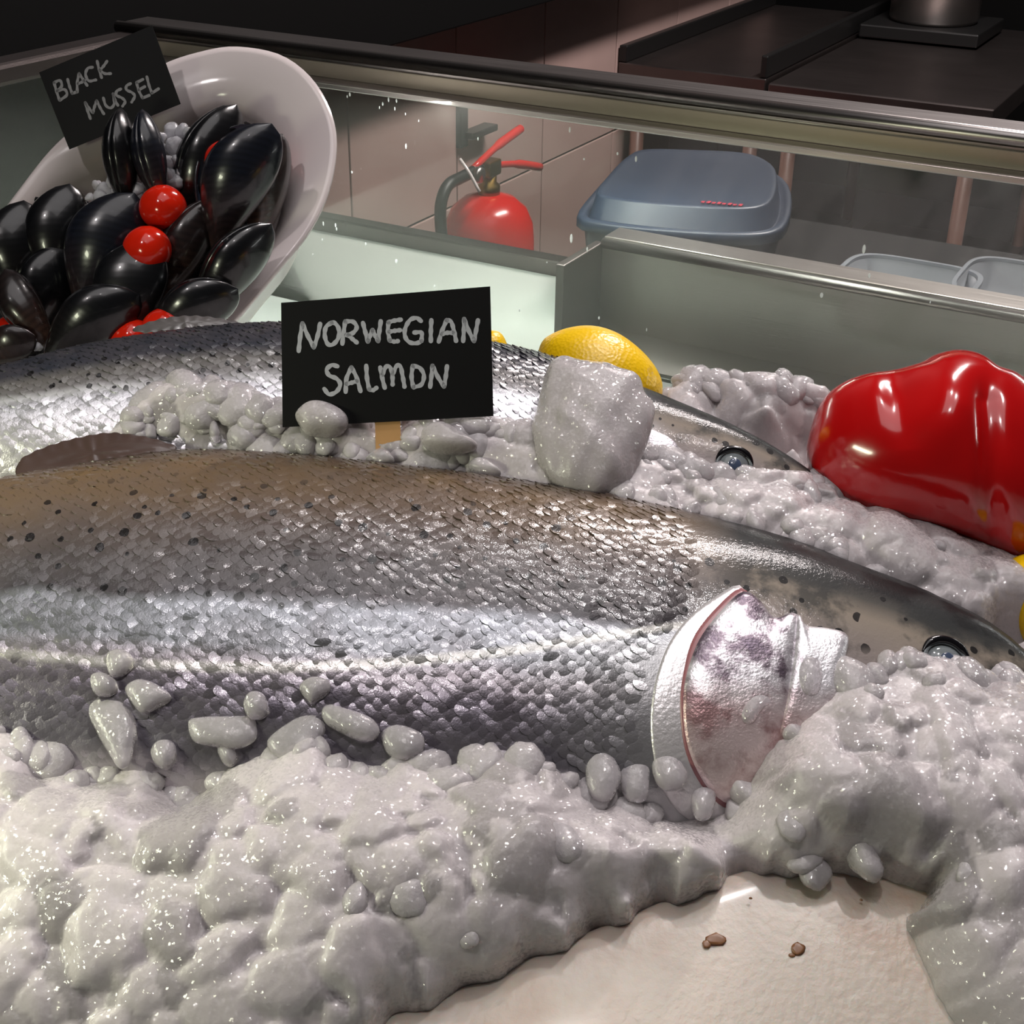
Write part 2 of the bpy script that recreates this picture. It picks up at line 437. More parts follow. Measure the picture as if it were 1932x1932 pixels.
# ================================================================ BACKGROUND: kitchen
yA = 2.80
def kb(name, x0, x1, z, y1, lab, rimL, rimR, legx):
    r = empty(name, T((x0 + x1) / 2, yA, -1.4), lab, 'workbench')
    part('bench_top', box(T(x0, yA, z - .045), T(x1, y1, z), .003), M_darksteel, r)
    if rimL: part('side_rim', box(T(x0, yA, z), T(x0 + .02, y1, z + .035), .003), M_blackplastic, r)
    if rimR: part('side_rim', box(T(x1 - .015, yA, z), T(x1, y1, z + .045), .003), M_blackplastic, r)
    for xx, yy in legx:
        part('leg', tube([T(xx, yy, -1.4), T(xx, yy, z - .045)], .016, 10), M_brownbar, r, smooth=True)
    part('bench_shelf', box(T(x0 + .02, yA + .03, -1.12), T(x1 - .02, y1 - .03, -1.10), .002), M_darksteel, r)
    return r
kb('kitchen_bench', -1.285, -.95, -.572, 3.75, 'steel kitchen bench with raised black side rims against the tiled wall', True, True, [(-1.25, 2.84), (-.985, 2.84), (-.985, 3.7)])
kb('kitchen_bench', -.945, -.49, -.580, 3.75, 'wider flat steel kitchen bench standing free of the tiled wall', False, False, [(-.90, 2.84), (-.53, 2.84), (-.53, 3.7)])
for px_, zz in ((1528, 0), (1680, 0), (1755, 0), (1822, 0)):
    pass
# far equipment: stock pot on a black burner
c = T(-.80, 3.55, -.575)
pot = empty('stock_pot', c, 'tall steel pot on a black stand at the back of the kitchen bench', 'pot')
part('black_stand', box(c + [-.14, -.14, 0], c + [.14, .14, .03], .004), M_blackplastic, pot)
part('pot_body', lathe([(.10, .031), (.105, .04), (.105, .30), (.11, .305), (.10, .305), (.095, .06), (.09, .05)], c, 36), M_steel, pot, smooth=True)
for s in (-1, 1):
    part('handle', tube(spline([c + [s * .105, -.03, .22], c + [s * .14, -.02, .22], c + [s * .14, .02, .22], c + [s * .105, .03, .22]], 14), .006, 8), M_steel, pot, smooth=True)

# fire extinguisher hung on the tiled wall
P0 = np.array([-1.175, 2.05, zs(-.677)]); bx, by = P0[0], P0[1]
ext = empty('fire_extinguisher', (bx, by, .20), 'red fire extinguisher with black hose hung on the tiled wall', 'fire extinguisher')
prof = [(.0, .20), (.06, .20), (.078, .21), (.08, .24), (.08, .655), (.077, .685), (.066, .71), (.045, .728), (.02, .736), (.0, .738)]
part('cylinder', lathe([(r, z) for r, z in prof], (bx, by, 0), 48), M_redpaint, ext, smooth=True)
part('neck', lathe([(0, .73), (.019, .73), (.019, .752), (.013, .756), (.013, .775), (0, .776)], (bx, by, 0), 24), M_brass, ext, smooth=True)
part('valve', box((bx - .014, by - .02, .768), (bx + .014, by + .02, .795), .003), M_brass, ext)
WX = lambda x, y, X: hit(x, y, (X, 0, 0), (1, 0, 0))
def lever(a, b2, mat, name, X):
    A = WX(*a, X); B = WX(*b2, X); mid = (A + B) / 2 + [0, 0, .004]
    part(name, tube(spline([A, mid, B], 12), [.006] * 6 + [.008] * 6, 10), mat, ext, smooth=True)
lever((893, 318), (982, 243), M_redpaint, 'carry_handle', bx)
lever((925, 312), (1018, 315), M_redpaint, 'squeeze_lever', bx)
g = WX(905, 330, bx + .02)
part('gauge', lathe([(0, -.006), (.013, -.006), (.013, .004), (0, .005)], g, 20, np.array([[0, 0, 1], [0, 1, 0], [1, 0, 0.]])), M_steel, ext, smooth=True)
hp = [WX(905, 318, bx), WX(870, 335, bx), WX(845, 350, bx), WX(832, 385, bx), WX(832, 430, bx), WX(838, 470, bx), WX(850, 520, bx)]
part('hose', tube(spline(hp, 40), .010, 12), M_rubber, ext, smooth=True)
part('safety_tag', tube(spline([WX(868, 300, bx + .01), WX(885, 325, bx + .03), WX(905, 362, bx + .05)], 8), .0028, 6), M_porcelain, ext, smooth=True)
wb = WX(866, 240, -1.29)
brk = mk('wall_bracket', *join([box(wb + [-.002, -.014, -.035], wb + [.012, .014, .045], .003), box(wb + [.0, .0, -.02], wb + [.03, .09, -.008], .002)]), M_blackplastic, smooth=False,
         label='small black bracket on the tiled wall above the fire extinguisher', cat='bracket')

# blue lidded box
zl = -.372
lidpx = [(1088, 408), (1120, 362), (1160, 322), (1200, 306), (1300, 307), (1420, 314), (1475, 335), (1493, 365), (1490, 410), (1468, 437), (1400, 445), (1250, 436), (1130, 422)]
lo = np.array([hit(x, y, T(0, 0, zl), (0, 0, 1)) for x, y in spline(lidpx, 64, closed=True)]); lc = lo.mean(0)
def loft(rings, mat_name=None, cap=True):
    n = len(rings[0]); vs = np.concatenate(rings); fs = []
    for i in range(len(rings) - 1):
        fs += [(i * n + k, i * n + (k + 1) % n, (i + 1) * n + (k + 1) % n, (i + 1) * n + k) for k in range(n)]
    if cap: fs += [tuple(range(n))[::-1], tuple((len(rings) - 1) * n + k for k in range(n))]
    return vs, fs
def sc(s, dz): return lc + (lo - lc) * s + [0, 0, dz]
bxr = empty('food_box', (lc[0], lc[1], zs(-.47)), 'grey food box with a blue snap lid behind the glass', 'container')
recalc(part('box_body', loft([sc(.80, -.096), sc(.84, -.09), sc(.93, -.012), sc(.93, -.004)]), M_boxplastic, bxr, smooth=True))
recalc(part('lid', loft([sc(.97, -.010), sc(1.0, -.009), sc(1.0, -.001), sc(.985, .001), sc(.93, .001), sc(.90, -.003), sc(.885, -.002), sc(.84, .018), sc(.82, .0195), sc(.78, .0185), sc(.4, .017)]), M_lid, bxr, smooth=True,
        label='blue plastic lid'))
pr = [box(hit(1322 + k * 10, 382 + k * .9, T(0, 0, zl + .0195), (0, 0, 1)), hit(1322 + k * 10, 382 + k * .9, T(0, 0, zl + .0195), (0, 0, 1)) + [.0032, .004 + .002 * (k % 2), .0006]) for k in range(8)]
part('lid_print', join(pr), M_redprint, bxr, label='short line of small red print')

# clear tubs
def tub(cpx, sx, sy, zr, h, lab, X, lids=1):
    c = hit(*cpx, T(0, 0, zr), (0, 0, 1))
    r = empty('clear_tub', (c[0], c[1], zs(-.47)), lab, 'tub', None)
    def rr(s, z, grow=0):
        out = []
        for k in range(56):
            th = 2 * math.pi * k / 56; cx, sy_ = math.cos(th), math.sin(th)
            e = .5
            out.append([c[0] + s * sx * np.sign(cx) * abs(cx) ** e + 0, c[1] + s * sy * np.sign(sy_) * abs(sy_) ** e, z])
        return np.array(out)
    z0 = zs(-.4695); z1 = zs(zr)
    recalc(part('tub_wall', loft([rr(.88, z0), rr(.93, z1 - .003), rr(.915, z1 - .003), rr(.865, z0 + .003)]), M_clear, r, smooth=True))
    for q in range(lids):
        zq = z1 - q * .012
        recalc(part('rim', loft([rr(.93, zq - .004), rr(1.0, zq - .004), rr(1.0, zq), rr(.93, zq)] + [rr(.93, zq - .004)], cap=False), M_clear, r, smooth=False))
tub((1712, 522), .062, .055, -.405, .06, 'clear plastic tub with one rim beside the steel upstand edge', 0)
tub((1918, 528), .050, .060, -.400, .06, 'clear plastic tub with doubled rim at the far end of the worktop', 0, 2)

# ================================================================ FISH
class Fish:
    def __init__(s, st, w0, ex=2.25):
        s.w0 = w0; s.ex = ex
        st = np.array(st, float)
        A = np.array([hitF(x, t, w0) for x, t, b_, th in st]); B = np.array([hitF(x, b_, w0) for x, t, b_, th in st])
        s.u = (A[:, 0] + B[:, 0]) / 2; s.t = st[:, 3].copy()
        s.uu = np.linspace(s.u[0], s.u[-1], 170)
        from_sp = lambda y: np.array(spline(np.stack([s.u, y], 1), 170))
        f = lambda y: np.interp(s.uu, from_sp(y)[:, 0], from_sp(y)[:, 1])
        s.T = f(s.t); s.top = f(A[:, 1]); s.bot = f(B[:, 1])
        tgt = np.interp(s.uu, s.u, st[:, 1]); tx = np.interp(s.uu, s.u, st[:, 0])
        tsp = spline(st[:, :2], 400)
        # slide the back line until its silhouette from the photographer's side meets the traced one
        for it in range(6):
            P = s.section()
            for i in range(len(s.uu)):
                q = proj(fromF(P[i])); j = q[:, 1].argmin()
                want = np.interp(q[j, 0], tsp[:, 0], tsp[:, 1])
                s.top[i] += (q[j, 1] - want) * .00025 * .8
            s.top = np.convolve(np.pad(s.top, 3, 'edge'), np.ones(7) / 7, 'valid') if it < 3 else s.top
    def section(s, nt=72):
        th = np.linspace(0, 2 * math.pi, nt, endpoint=False)
        vm = (s.top + s.bot) / 2; h = np.maximum((s.top - s.bot) / 2, .001)
        cs, sn = np.cos(th), np.sin(th)
        e = 2 / s.ex
        v = vm[:, None] + h[:, None] * np.sign(cs) * np.abs(cs) ** 1.0
        w = s.w0 + s.T[:, None] * np.sign(sn) * np.maximum(0, 1 - np.abs(cs) ** s.ex) ** .5
        return np.stack([np.repeat(s.uu[:, None], nt, 1), v, w], 2)
    def par(s, u):
        top = np.interp(u, s.uu, s.top); bot = np.interp(u, s.uu, s.bot); T_ = np.interp(u, s.uu, s.T)
        return (top + bot) / 2, np.maximum((top - bot) / 2, .001), T_
    def w(s, u, v):
        vm, h, T_ = s.par(u); q = np.abs((v - vm) / h)
        r = s.w0 + T_ * np.sqrt(np.maximum(0, 1 - np.minimum(q, 1) ** s.ex))
        return np.where((q < 1) & (u > s.uu[0]) & (u < s.uu[-1]), r, -1.0)
    def at(s, px, py):
        w = s.w0 + .02
        for _ in range(14):
            q = hitF(px, py, w); w2 = float(s.w(q[0], q[1]))
            if w2 < -.5: w2 = s.w0
            w = .5 * w + .5 * w2
        q = hitF(px, py, w); return np.array([q[0], q[1], w])
    def normal(s, u, v):
        e = .0015
        a = (s.w(u + e, v) - s.w(u - e, v)) / (2 * e); b_ = (s.w(u, v + e) - s.w(u, v - e)) / (2 * e)
        n = np.stack([-a, -b_, np.ones_like(a)], -1); return n / np.linalg.norm(n, axis=-1, keepdims=True)
f1 = Fish([(-640, 1220, 1300, .004), (-590, 1150, 1370, .018), (-420, 1030, 1440, .032), (-170, 935, 1490, .040), (0, 903, 1520, .044), (150, 876, 1540, .046), (330, 850, 1555, .048), (500, 853, 1570, .049), (700, 872, 1590, .050), (900, 895, 1600, .050),
           (1100, 925, 1605, .050), (1300, 965, 1590, .048), (1480, 1012, 1550, .044), (1600, 1058, 1510, .040), (1740, 1112, 1450, .034), (1850, 1165, 1400, .027),
           (1932, 1228, 1370, .020), (1975, 1265, 1345, .013), (1995, 1290, 1320, .004)], 0.0)
f2 = Fish([(-640, 890, 920, .003), (-590, 868, 925, .010), (-420, 805, 928, .020), (-170, 735, 930, .026), (0, 692, 945, .029), (150, 653, 960, .032), (300, 628, 965, .034), (450, 612, 968, .036), (600, 609, 970, .037), (750, 619, 972, .037), (930, 646, 975, .036),
           (1050, 675, 978, .034), (1150, 706, 980, .032), (1250, 745, 982, .030), (1400, 810, 985, .025), (1500, 868, 985, .018), (1550, 908, 980, .012), (1578, 940, 972, .003)], -.015)

def m_skin(name, f, dark, ug, stops, belly_dark=0.0, spots=1.0, seed=0.0, root=None):
    t = NT(name); tc = t.n('ShaderNodeTexCoord'); tc.object = root
    co = tc.outputs['Object']; sx = t.n('ShaderNodeSeparateXYZ', Vector=co); u, v = sx.outputs[0], sx.outputs[1]
    vm, h, _ = f.par(f.uu); msk = (f.uu < f.uu[-1] - .03) & (f.uu > -.30)
    p = np.polyfit(f.uu[msk], vm[msk], 3); ph = np.polyfit(f.uu[msk], h[msk], 3)
    def poly(p): 
        r = t.math('MULTIPLY_ADD', u, float(p[0]), float(p[1])); r = t.math('MULTIPLY_ADD', r, u, float(p[2])); return t.math('MULTIPLY_ADD', r, u, float(p[3]))
    q = t.math('DIVIDE', t.math('SUBTRACT', v, poly(p)), poly(ph))
    nz = t.noise(co, 16, 4)
    qn = t.math('ADD', q, t.math('MULTIPLY', t.math('SUBTRACT', nz, .5), .22))
    fac = t.math('MULTIPLY_ADD', qn, .5, .5, clamp=True); fac0 = t.math('MULTIPLY_ADD', q, .5, .5, clamp=True)
    col = t.ramp(fac, stops)
    # smudges
    sm = t.ramp(t.noise(co, 55, 4), [(.35, G(0)), (.7, G(1))])
    col = t.mix(t.math('MULTIPLY', sm, .30), col, srgb(92, 84, 86))
    if f is f1:
        sil = t.math('MULTIPLY', t.ramp(t.math('MULTIPLY_ADD', u, 1.0, .5), [(.50, G(0)), (.575, G(1))]), t.ramp(fac, [(.40, G(1)), (.455, G(0))]))
        col = t.mix(t.math('MULTIPLY', sil, .85), col, srgb(165, 165, 166))
        LL = [(100, 1247), (350, 1252), (600, 1252), (850, 1243), (980, 1228), (1100, 1210), (1220, 1190)]
        lq = []
        for x_, y_ in LL:
            a_ = f.at(x_, y_); m0, h0, _t0 = f.par(a_[0]); lq.append((a_[0], float((a_[1] - m0) / h0) * .5 + .5))
        lq = np.array(lq); c2 = np.polyfit(lq[:, 0], lq[:, 1], 2)
        lat = t.math('MULTIPLY_ADD', t.math('MULTIPLY_ADD', u, float(c2[0]), float(c2[1])), u, float(c2[2]))
        ld = t.math('ABSOLUTE', t.math('SUBTRACT', fac0, lat))
        col = t.mix(t.ramp(ld, [(.005, G(.4)), (.016, G(0))]), col, srgb(215, 213, 205))
    # head: mottled and smooth
    hm = t.ramp(t.math('MULTIPLY_ADD', u, 1.0, .5), [(max(0, ug + .5 - .012), G(0)), (ug + .5 + .02, G(1))])
    blot = t.ramp(t.noise(co, 34, 5, .62), [(.46, G(0)), (.57, G(1))])
    fac2 = t.math('ADD', fac, t.math('MULTIPLY', t.math('MAXIMUM', t.math('SUBTRACT', u, ug + .02), 0.0), 2.2), clamp=True)
    if f is f2: fac2 = t.math('ADD', fac, .14, clamp=True)
    hb = t.ramp(fac2, [(.0, srgb(205, 196, 196)), (.38, srgb(170, 162, 162)), (.46, srgb(128, 120, 118)), (.68, srgb(132, 122, 110)), (.78, srgb(70, 68, 64)), (.86, srgb(26, 26, 27)), (.97, srgb(14, 13, 14))])
    hb = t.mix(t.math('MULTIPLY', blot, t.ramp(fac2, [(.46, G(0)), (.58, G(.8))])), hb, srgb(42, 44, 44))
    col = t.mix(hm, col, hb)
    # black spots above the lateral line
    mp = t.n('ShaderNodeMapping', Vector=co); mp.inputs['Location'].default_value = (seed, 0, 0); mp.inputs['Scale'].default_value = (1.1, .95, 1); mp.inputs['Rotation'].default_value = (0, 0, .5)
    vo = t.n('ShaderNodeTexVoronoi', Vector=mp.outputs[0], Scale=84.0 if f is f1 else 100.0); vo.voronoi_dimensions = '2D'; vo.inputs['Randomness'].default_value = .95
    cs = t.n('ShaderNodeSeparateColor', Color=vo.outputs['Color'])
    on = t.math('GREATER_THAN', cs.outputs[0], .42)
    rad = t.math('MULTIPLY_ADD', cs.outputs[1], .14, .13)
    wob = t.math('MULTIPLY', t.noise(co, 300, 1), .10)
    sd = t.math('LESS_THAN', t.math('ADD', vo.outputs['Distance'], wob), rad)
    zone = t.ramp(fac, [(.40, G(0)), (.46, G(1)), (.72, G(1)), (.84, G(.2))])
    s_ = t.math('MULTIPLY', t.math('MULTIPLY', sd, on), t.math('MULTIPLY', zone, spots), clamp=True)
    col = t.mix(t.math('MULTIPLY', s_, .93), col, srgb(12, 11, 13))
    met = t.ramp(fac, [(.0, G(.6)), (.30, G(.7)), (.43, G(.7)), (.475, G(.12)), (.9, G(.06))])
    met = t.math('MULTIPLY', met, t.math('SUBTRACT', 1.0, s_))
    met = t.mix(hm, met, t.ramp(fac, [(.34, G(.4)), (.46, G(.03))]))
    t.P(Base_Color=col, Metallic=met, Roughness=t.math('MULTIPLY_ADD', hm, .22, .33))
    t.P(Coat_Weight=t.math('MULTIPLY_ADD', hm, -.25, .5)); t.b.inputs['Coat Roughness'].default_value = .10; t.P(Specular_IOR_Level=t.math('MULTIPLY_ADD', hm, -.2, .3))
    hgt = t.math('ADD', t.noise(co, 420, 3), t.math('MULTIPLY', t.noise(co, 1200, 2), .5))
    b1 = t.n('ShaderNodeBump'); b1.inputs['Strength'].default_value = .3; b1.inputs['Distance'].default_value = .0005
    t.set(b1.inputs['Height'], hgt); t.set(t.b.inputs['Normal'], b1.outputs[0]); t.set(t.b.inputs['Coat Normal'], b1.outputs[0])
    return t.m

# one scale: rounded free edge towards the tail (-x), thick lip, domed
def scale_template(L, Wd, ls=1.0):
    n = 9; pts = []
    for k in range(n):                                  # free rounded edge
        a = math.pi / 2 + math.pi * k / (n - 1)
        pts.append((math.cos(a) * L * .5, math.sin(a) * Wd * .5))
    out = pts + [(L * .30, -Wd * .46), (L * .45, 0), (L * .30, Wd * .46)]
    zz = lambda x, y: (-.115 * x - (y / Wd) ** 2 * L * .12) * ls
    vs = [(-.12 * L, 0, zz(-.12 * L, 0) + .026 * L)] + [(x, y, zz(x, y)) for x, y in out]
    m_ = len(out); fs = [(0, 1 + i, 1 + (i + 1) % m_) for i in range(m_)]
    k0 = len(vs)                                        # the thickness of the free edge, with its own vertices so it stays crisp
    vs += [(x, y, zz(x, y)) for x, y in pts]; vs += [(x * .97, y * .97, zz(x, y) - .0007) for x, y in pts]
    for i in range(n - 1): fs += [(k0 + i, k0 + n + i, k0 + n + 1 + i), (k0 + i, k0 + n + 1 + i, k0 + 1 + i)]
    return np.array(vs), np.array(fs)

def build_fish(f, name, label, ug_px, ss, stops, rows, seed, smooth_px, spots=1.0):
    root = empty(name, MF[:3, 3], label, 'fish', 'whole salmon lying on the ice', R=MF[:3, :3])
    ug = f.at(*ug_px)[0]
    mat = m_skin(name + '_skin', f, 0, ug, stops, seed=seed, root=root, spots=spots)
    S = f.section(); nu, nt = S.shape[:2]
    vs = fromF(S.reshape(-1, 3)); idx = np.arange(nu * nt).reshape(nu, nt)
    fq = np.stack([idx[:-1], np.roll(idx, -1, 1)[:-1], np.roll(idx, -1, 1)[1:], idx[1:]], -1).reshape(-1, 4)
    fl = [tuple(q) for q in fq] + [tuple(idx[0]), tuple(idx[-1][::-1])]
    recalc(mk('body', vs, fl, mat, root, smooth=True))
    # scales
    L, Wd = ss
    sv, sf = scale_template(L * 2.5, Wd * 1.12, 1.0 if f is f1 else 1.5)
    us = np.arange(f.uu[0] + .004, ug, L)
    # front limit of the scaled skin as a curve over v
    lim = np.array([f.at(x, y)[:2] for x, y in smooth_px]); lim = lim[lim[:, 1].argsort()]
    place = []
    for i, u0 in enumerate(us):
        vm, h, T_ = (float(x) for x in f.par(u0))
        th = np.linspace(.06, math.pi - .15, 400); vv = vm + h * np.cos(th); ww = f.w0 + T_ * np.maximum(0, 1 - np.abs(np.cos(th)) ** f.ex) ** .5
        arc = np.r_[0, np.cumsum(np.hypot(np.diff(vv), np.diff(ww)))]
        tot = np.interp(0, [0, 1], [arc[-1], arc[-1]])
        n = rows; pos = (np.arange(n) + (.5 if i % 2 else 0)) / n * tot
        v_ = np.interp(pos, arc, vv)
        for k in range(n):
            uj = u0 + rng.normal() * L * .10; vj = v_[k] + rng.normal() * Wd * .04
            if uj > np.interp(vj, lim[:, 1], lim[:, 0]): continue
            place.append((uj, vj))
    pl = np.array(place); n = f.normal(pl[:, 0], pl[:, 1]); w = f.w(pl[:, 0], pl[:, 1])
    ok = w > -.5; pl, n, w = pl[ok], n[ok], w[ok]
    P = np.column_stack([pl, w])
    tu = np.tile([1.0, 0, 0], (len(P), 1)); tu -= n * (tu * n).sum(1)[:, None]; tu /= np.linalg.norm(tu, axis=1)[:, None]
    tv = np.cross(n, tu)
    rz = rng.normal(size=len(P)) * .09; rx = rng.normal(size=len(P)) * .05; ry = rng.normal(size=len(P)) * .09
    a = tu * np.cos(rz)[:, None] + tv * np.sin(rz)[:, None]; b_ = -tu * np.sin(rz)[:, None] + tv * np.cos(rz)[:, None]
    n2 = n + a * rx[:, None] + b_ * ry[:, None]; n2 /= np.linalg.norm(n2, axis=1)[:, None]
    a -= n2 * (a * n2).sum(1)[:, None]; a /= np.linalg.norm(a, axis=1)[:, None]; b_ = np.cross(n2, a)
    Rm = np.stack([a, b_, n2], 2)                         # columns
    px = proj(fromF(P)); vis = (px[:, 0] > 0) & (px[:, 0] < 1932) & (px[:, 1] > 0)
    # visibility against the ice is approximate: keep the band the photograph shows nearest
    key = np.where(vis, np.abs(px[:, 1] - seed_band(f, px[:, 0])), 1e9)
    order = key.argsort(); single = order[:280]; rest = order[280:]
    sm = mkmesh('scale', sv, sf, mat)
    for i in single:
        o = bpy.data.objects.new('scale', sm); C.objects.link(o); o.parent = root
        M = np.eye(4); M[:3, :3] = Rm[i]; M[:3, 3] = P[i]; o.matrix_local = Matrix(M.tolist())
    allv = np.einsum('nij,kj->nki', Rm[rest], sv) + P[rest][:, None, :]
    k = len(sv); fa = (sf[None] + (np.arange(len(rest)) * k)[:, None, None]).reshape(-1, 3)
    mk('scales', fromF(allv.reshape(-1, 3)), fa, mat, root, kind='stuff')
    return root, mat
def seed_band(f, x):
    return (1215 + 0 * x) if f is f1 else (720 + 0 * x)

st1 = [(.0, srgb(215, 208, 212)), (.10, srgb(128, 124, 134)), (.24, srgb(108, 102, 112)), (.29, srgb(140, 134, 140)), (.335, srgb(116, 118, 123)), (.43, srgb(130, 133, 139)), (.465, srgb(60, 57, 61)), (.55, srgb(66, 61, 62)),
       (.64, srgb(80, 70, 66)), (.73, srgb(98, 82, 68)), (.86, srgb(104, 84, 60)), (.94, srgb(74, 60, 48)), (.985, srgb(40, 33, 28))]
st2 = [(.0, srgb(225, 220, 224)), (.40, srgb(200, 200, 206)), (.47, srgb(180, 180, 185)), (.52, srgb(105, 103, 104)), (.60, srgb(92, 90, 88)), (.68, srgb(42, 45, 54)), (.96, srgb(26, 28, 34))]
sal1, MS1 = build_fish(f1, 'salmon', 'larger nearest whole salmon with tan back, in front of the lettered black card', (1330, 1100), (.0034, .0060), st1, 40, .37,
                       [(1400, 985), (1340, 1060), (1330, 1110), (1300, 1150), (1255, 1200), (1225, 1260), (1205, 1330), (1205, 1400), (1200, 1480), (1190, 1560), (1180, 1600)])
sal2, MS2 = build_fish(f2, 'salmon', 'darker backed whole salmon lying behind the lettered black card', (1190, 760), (.0034, .0056), st2, 27, 1.7,
                       [(1180, 722), (1170, 740), (1160, 780), (1150, 850), (1140, 960)], spots=1.0)

# patches conforming to a fish flank (gill plates and the like)
def conform(f, outline, hgt, mat, name, parent, K=14, N=80, back=.004, ew=6, **kw):
    pts = spline(outline, N, closed=True); E = np.array([f.at(x, y)[:2] for x, y in pts]); c = E.mean(0)
    vs = [[c[0], c[1], float(f.w(c[0], c[1])) + hgt]]
    for k in range(1, K + 1):
        s = (k / K) ** .75; q = c + (E - c) * s
        ww = f.w(q[:, 0], q[:, 1]); ww = np.where(ww < -.5, f.w0, ww)
        vs += [[a, b_, w_ + hgt * (1 - .55 * s ** ew)] for (a, b_), w_ in zip(q, ww)]
    q = c + (E - c) * 1.0; ww = f.w(q[:, 0], q[:, 1]); ww = np.where(ww < -.5, f.w0, ww)
    vs += [[a, b_, w_ - back] for (a, b_), w_ in zip(q, ww)]
    fs = [(0, 1 + k, 1 + (k + 1) % N) for k in range(N)]
    for i in range(K): fs += [(1 + i * N + k, 1 + (i + 1) * N + k, 1 + (i + 1) * N + (k + 1) % N, 1 + i * N + (k + 1) % N) for k in range(N)]
    fs.append(tuple(1 + K * N + k for k in range(N)))
    o = mk(name, fromF(np.array(vs)), fs, mat, parent, **kw); return recalc(o)
def m_gill():
    t = NT('gill_cover_skin'); tc = t.n('ShaderNodeTexCoord'); tc.object = sal1; co = tc.outputs['Object']
    a = t.ramp(t.noise(co, 42, 5, .62), [(.44, srgb(232, 230, 234)), (.51, srgb(190, 184, 190)), (.57, srgb(110, 98, 108)), (.66, srgb(84, 72, 88))])
    sx = t.n('ShaderNodeSeparateXYZ', Vector=co)
    lo_ = t.ramp(t.math('MULTIPLY_ADD', sx.outputs[1], 8.0, .5), [(.0, G(1)), (.12, G(0))])
    a = t.mix(t.math('MULTIPLY', lo_, .5), a, srgb(205, 160, 155))
    t.P(Base_Color=a, Metallic=.6, Roughness=.36)
    t.b.inputs['Coat Weight'].default_value = .35; t.b.inputs['Coat Roughness'].default_value = .15
    t.bump(t.math('ADD', t.noise(co, 120, 4), t.math('MULTIPLY', t.noise(co, 900, 2), .3)), .6, .0012); return t.m
M_gill = m_gill()
M_pink = simple('gill_flesh', srgb(150, 98, 102), .35, noise=(200, .3), Subsurface_Weight=.3, Subsurface_Scale=.004)
M_cleith = simple('shoulder_skin', srgb(220, 216, 218), .33, .55, bump=(500, .5, .0006), noise=(60, .3))
M_fin = simple('fin_skin', srgb(72, 56, 52), .35, noise=(90, .6), Coat_Weight=.5)
M_fin2 = simple('fin_skin_grey', srgb(88, 84, 84), .35, noise=(90, .6), Coat_Weight=.5)
conform(f1, [(1395, 1105), (1345, 1130), (1300, 1165), (1262, 1215), (1238, 1280), (1228, 1350), (1232, 1420), (1250, 1490), (1290, 1540), (1340, 1560), (1400, 1560), (1400, 1400), (1390, 1250), (1410, 1150)],
        .0012, M_cleith, 'shoulder_plate', sal1, label='smooth silver shoulder skin behind the gill')
conform(f1, [(1398, 1112), (1350, 1150), (1308, 1205), (1289, 1270), (1282, 1330), (1288, 1400), (1306, 1455), (1336, 1500), (1376, 1528), (1430, 1510), (1470, 1420), (1485, 1320), (1480, 1230), (1450, 1180), (1425, 1145)],
        .0026, M_pink, 'gill_edge', sal1, label='pink edge of the gill opening')
conform(f1, [(1402, 1120), (1358, 1158), (1318, 1212), (1295, 1275), (1288, 1332), (1294, 1400), (1315, 1458), (1345, 1500), (1385, 1522), (1440, 1505), (1480, 1400), (1495, 1300), (1505, 1200), (1500, 1160), (1460, 1170), (1435, 1140)],
        .0044, M_gill, 'gill_cover', sal1, label='silver gill cover with purple smudges')
conform(f1, [(1503, 1165), (1520, 1185), (1560, 1190), (1598, 1205), (1592, 1260), (1600, 1330), (1560, 1400), (1500, 1440), (1462, 1420), (1478, 1330), (1492, 1250)],
        .0048, M_gill, 'cheek_plate', sal1, label='silver cheek plate')
# gill slit of the far fish
conform(f2, [(1218, 812), (1206, 840), (1212, 872), (1245, 888), (1282, 868), (1275, 838), (1248, 820)], .0022, M_gill, 'gill_cover', sal2, N=60)
# fins
def fin(f, outline, mat, parent, off, seedv):
    pts = np.array(spline(outline, 64, closed=True)); base = f.w0 + off
    def disp(vs, c, n):
        q = toF(vs); q[:, 2] += .0012 * np.sin(q[:, 0] * 900 + q[:, 1] * 300) * .35 + .002 * np.sin(q[:, 0] * 60 + seedv)
        return fromF(q)
    v, fc = inflate(outline, OF + W * base, W, .0011, .0011, N=96, K=9, disp=disp)
    recalc(mk('dorsal_fin', v, fc, mat, parent))
    # fin rays
    return
fin(f1, [(28, 892), (38, 862), (85, 838), (140, 824), (205, 818), (262, 826), (305, 836), (335, 850), (290, 872), (200, 882), (110, 892), (60, 897)], M_fin, sal1, .020, 0)
fin(f2, [(250, 624), (285, 611), (330, 602), (378, 598), (420, 600), (452, 606), (420, 618), (340, 630), (275, 632)], M_fin2, sal2, .002, 1)
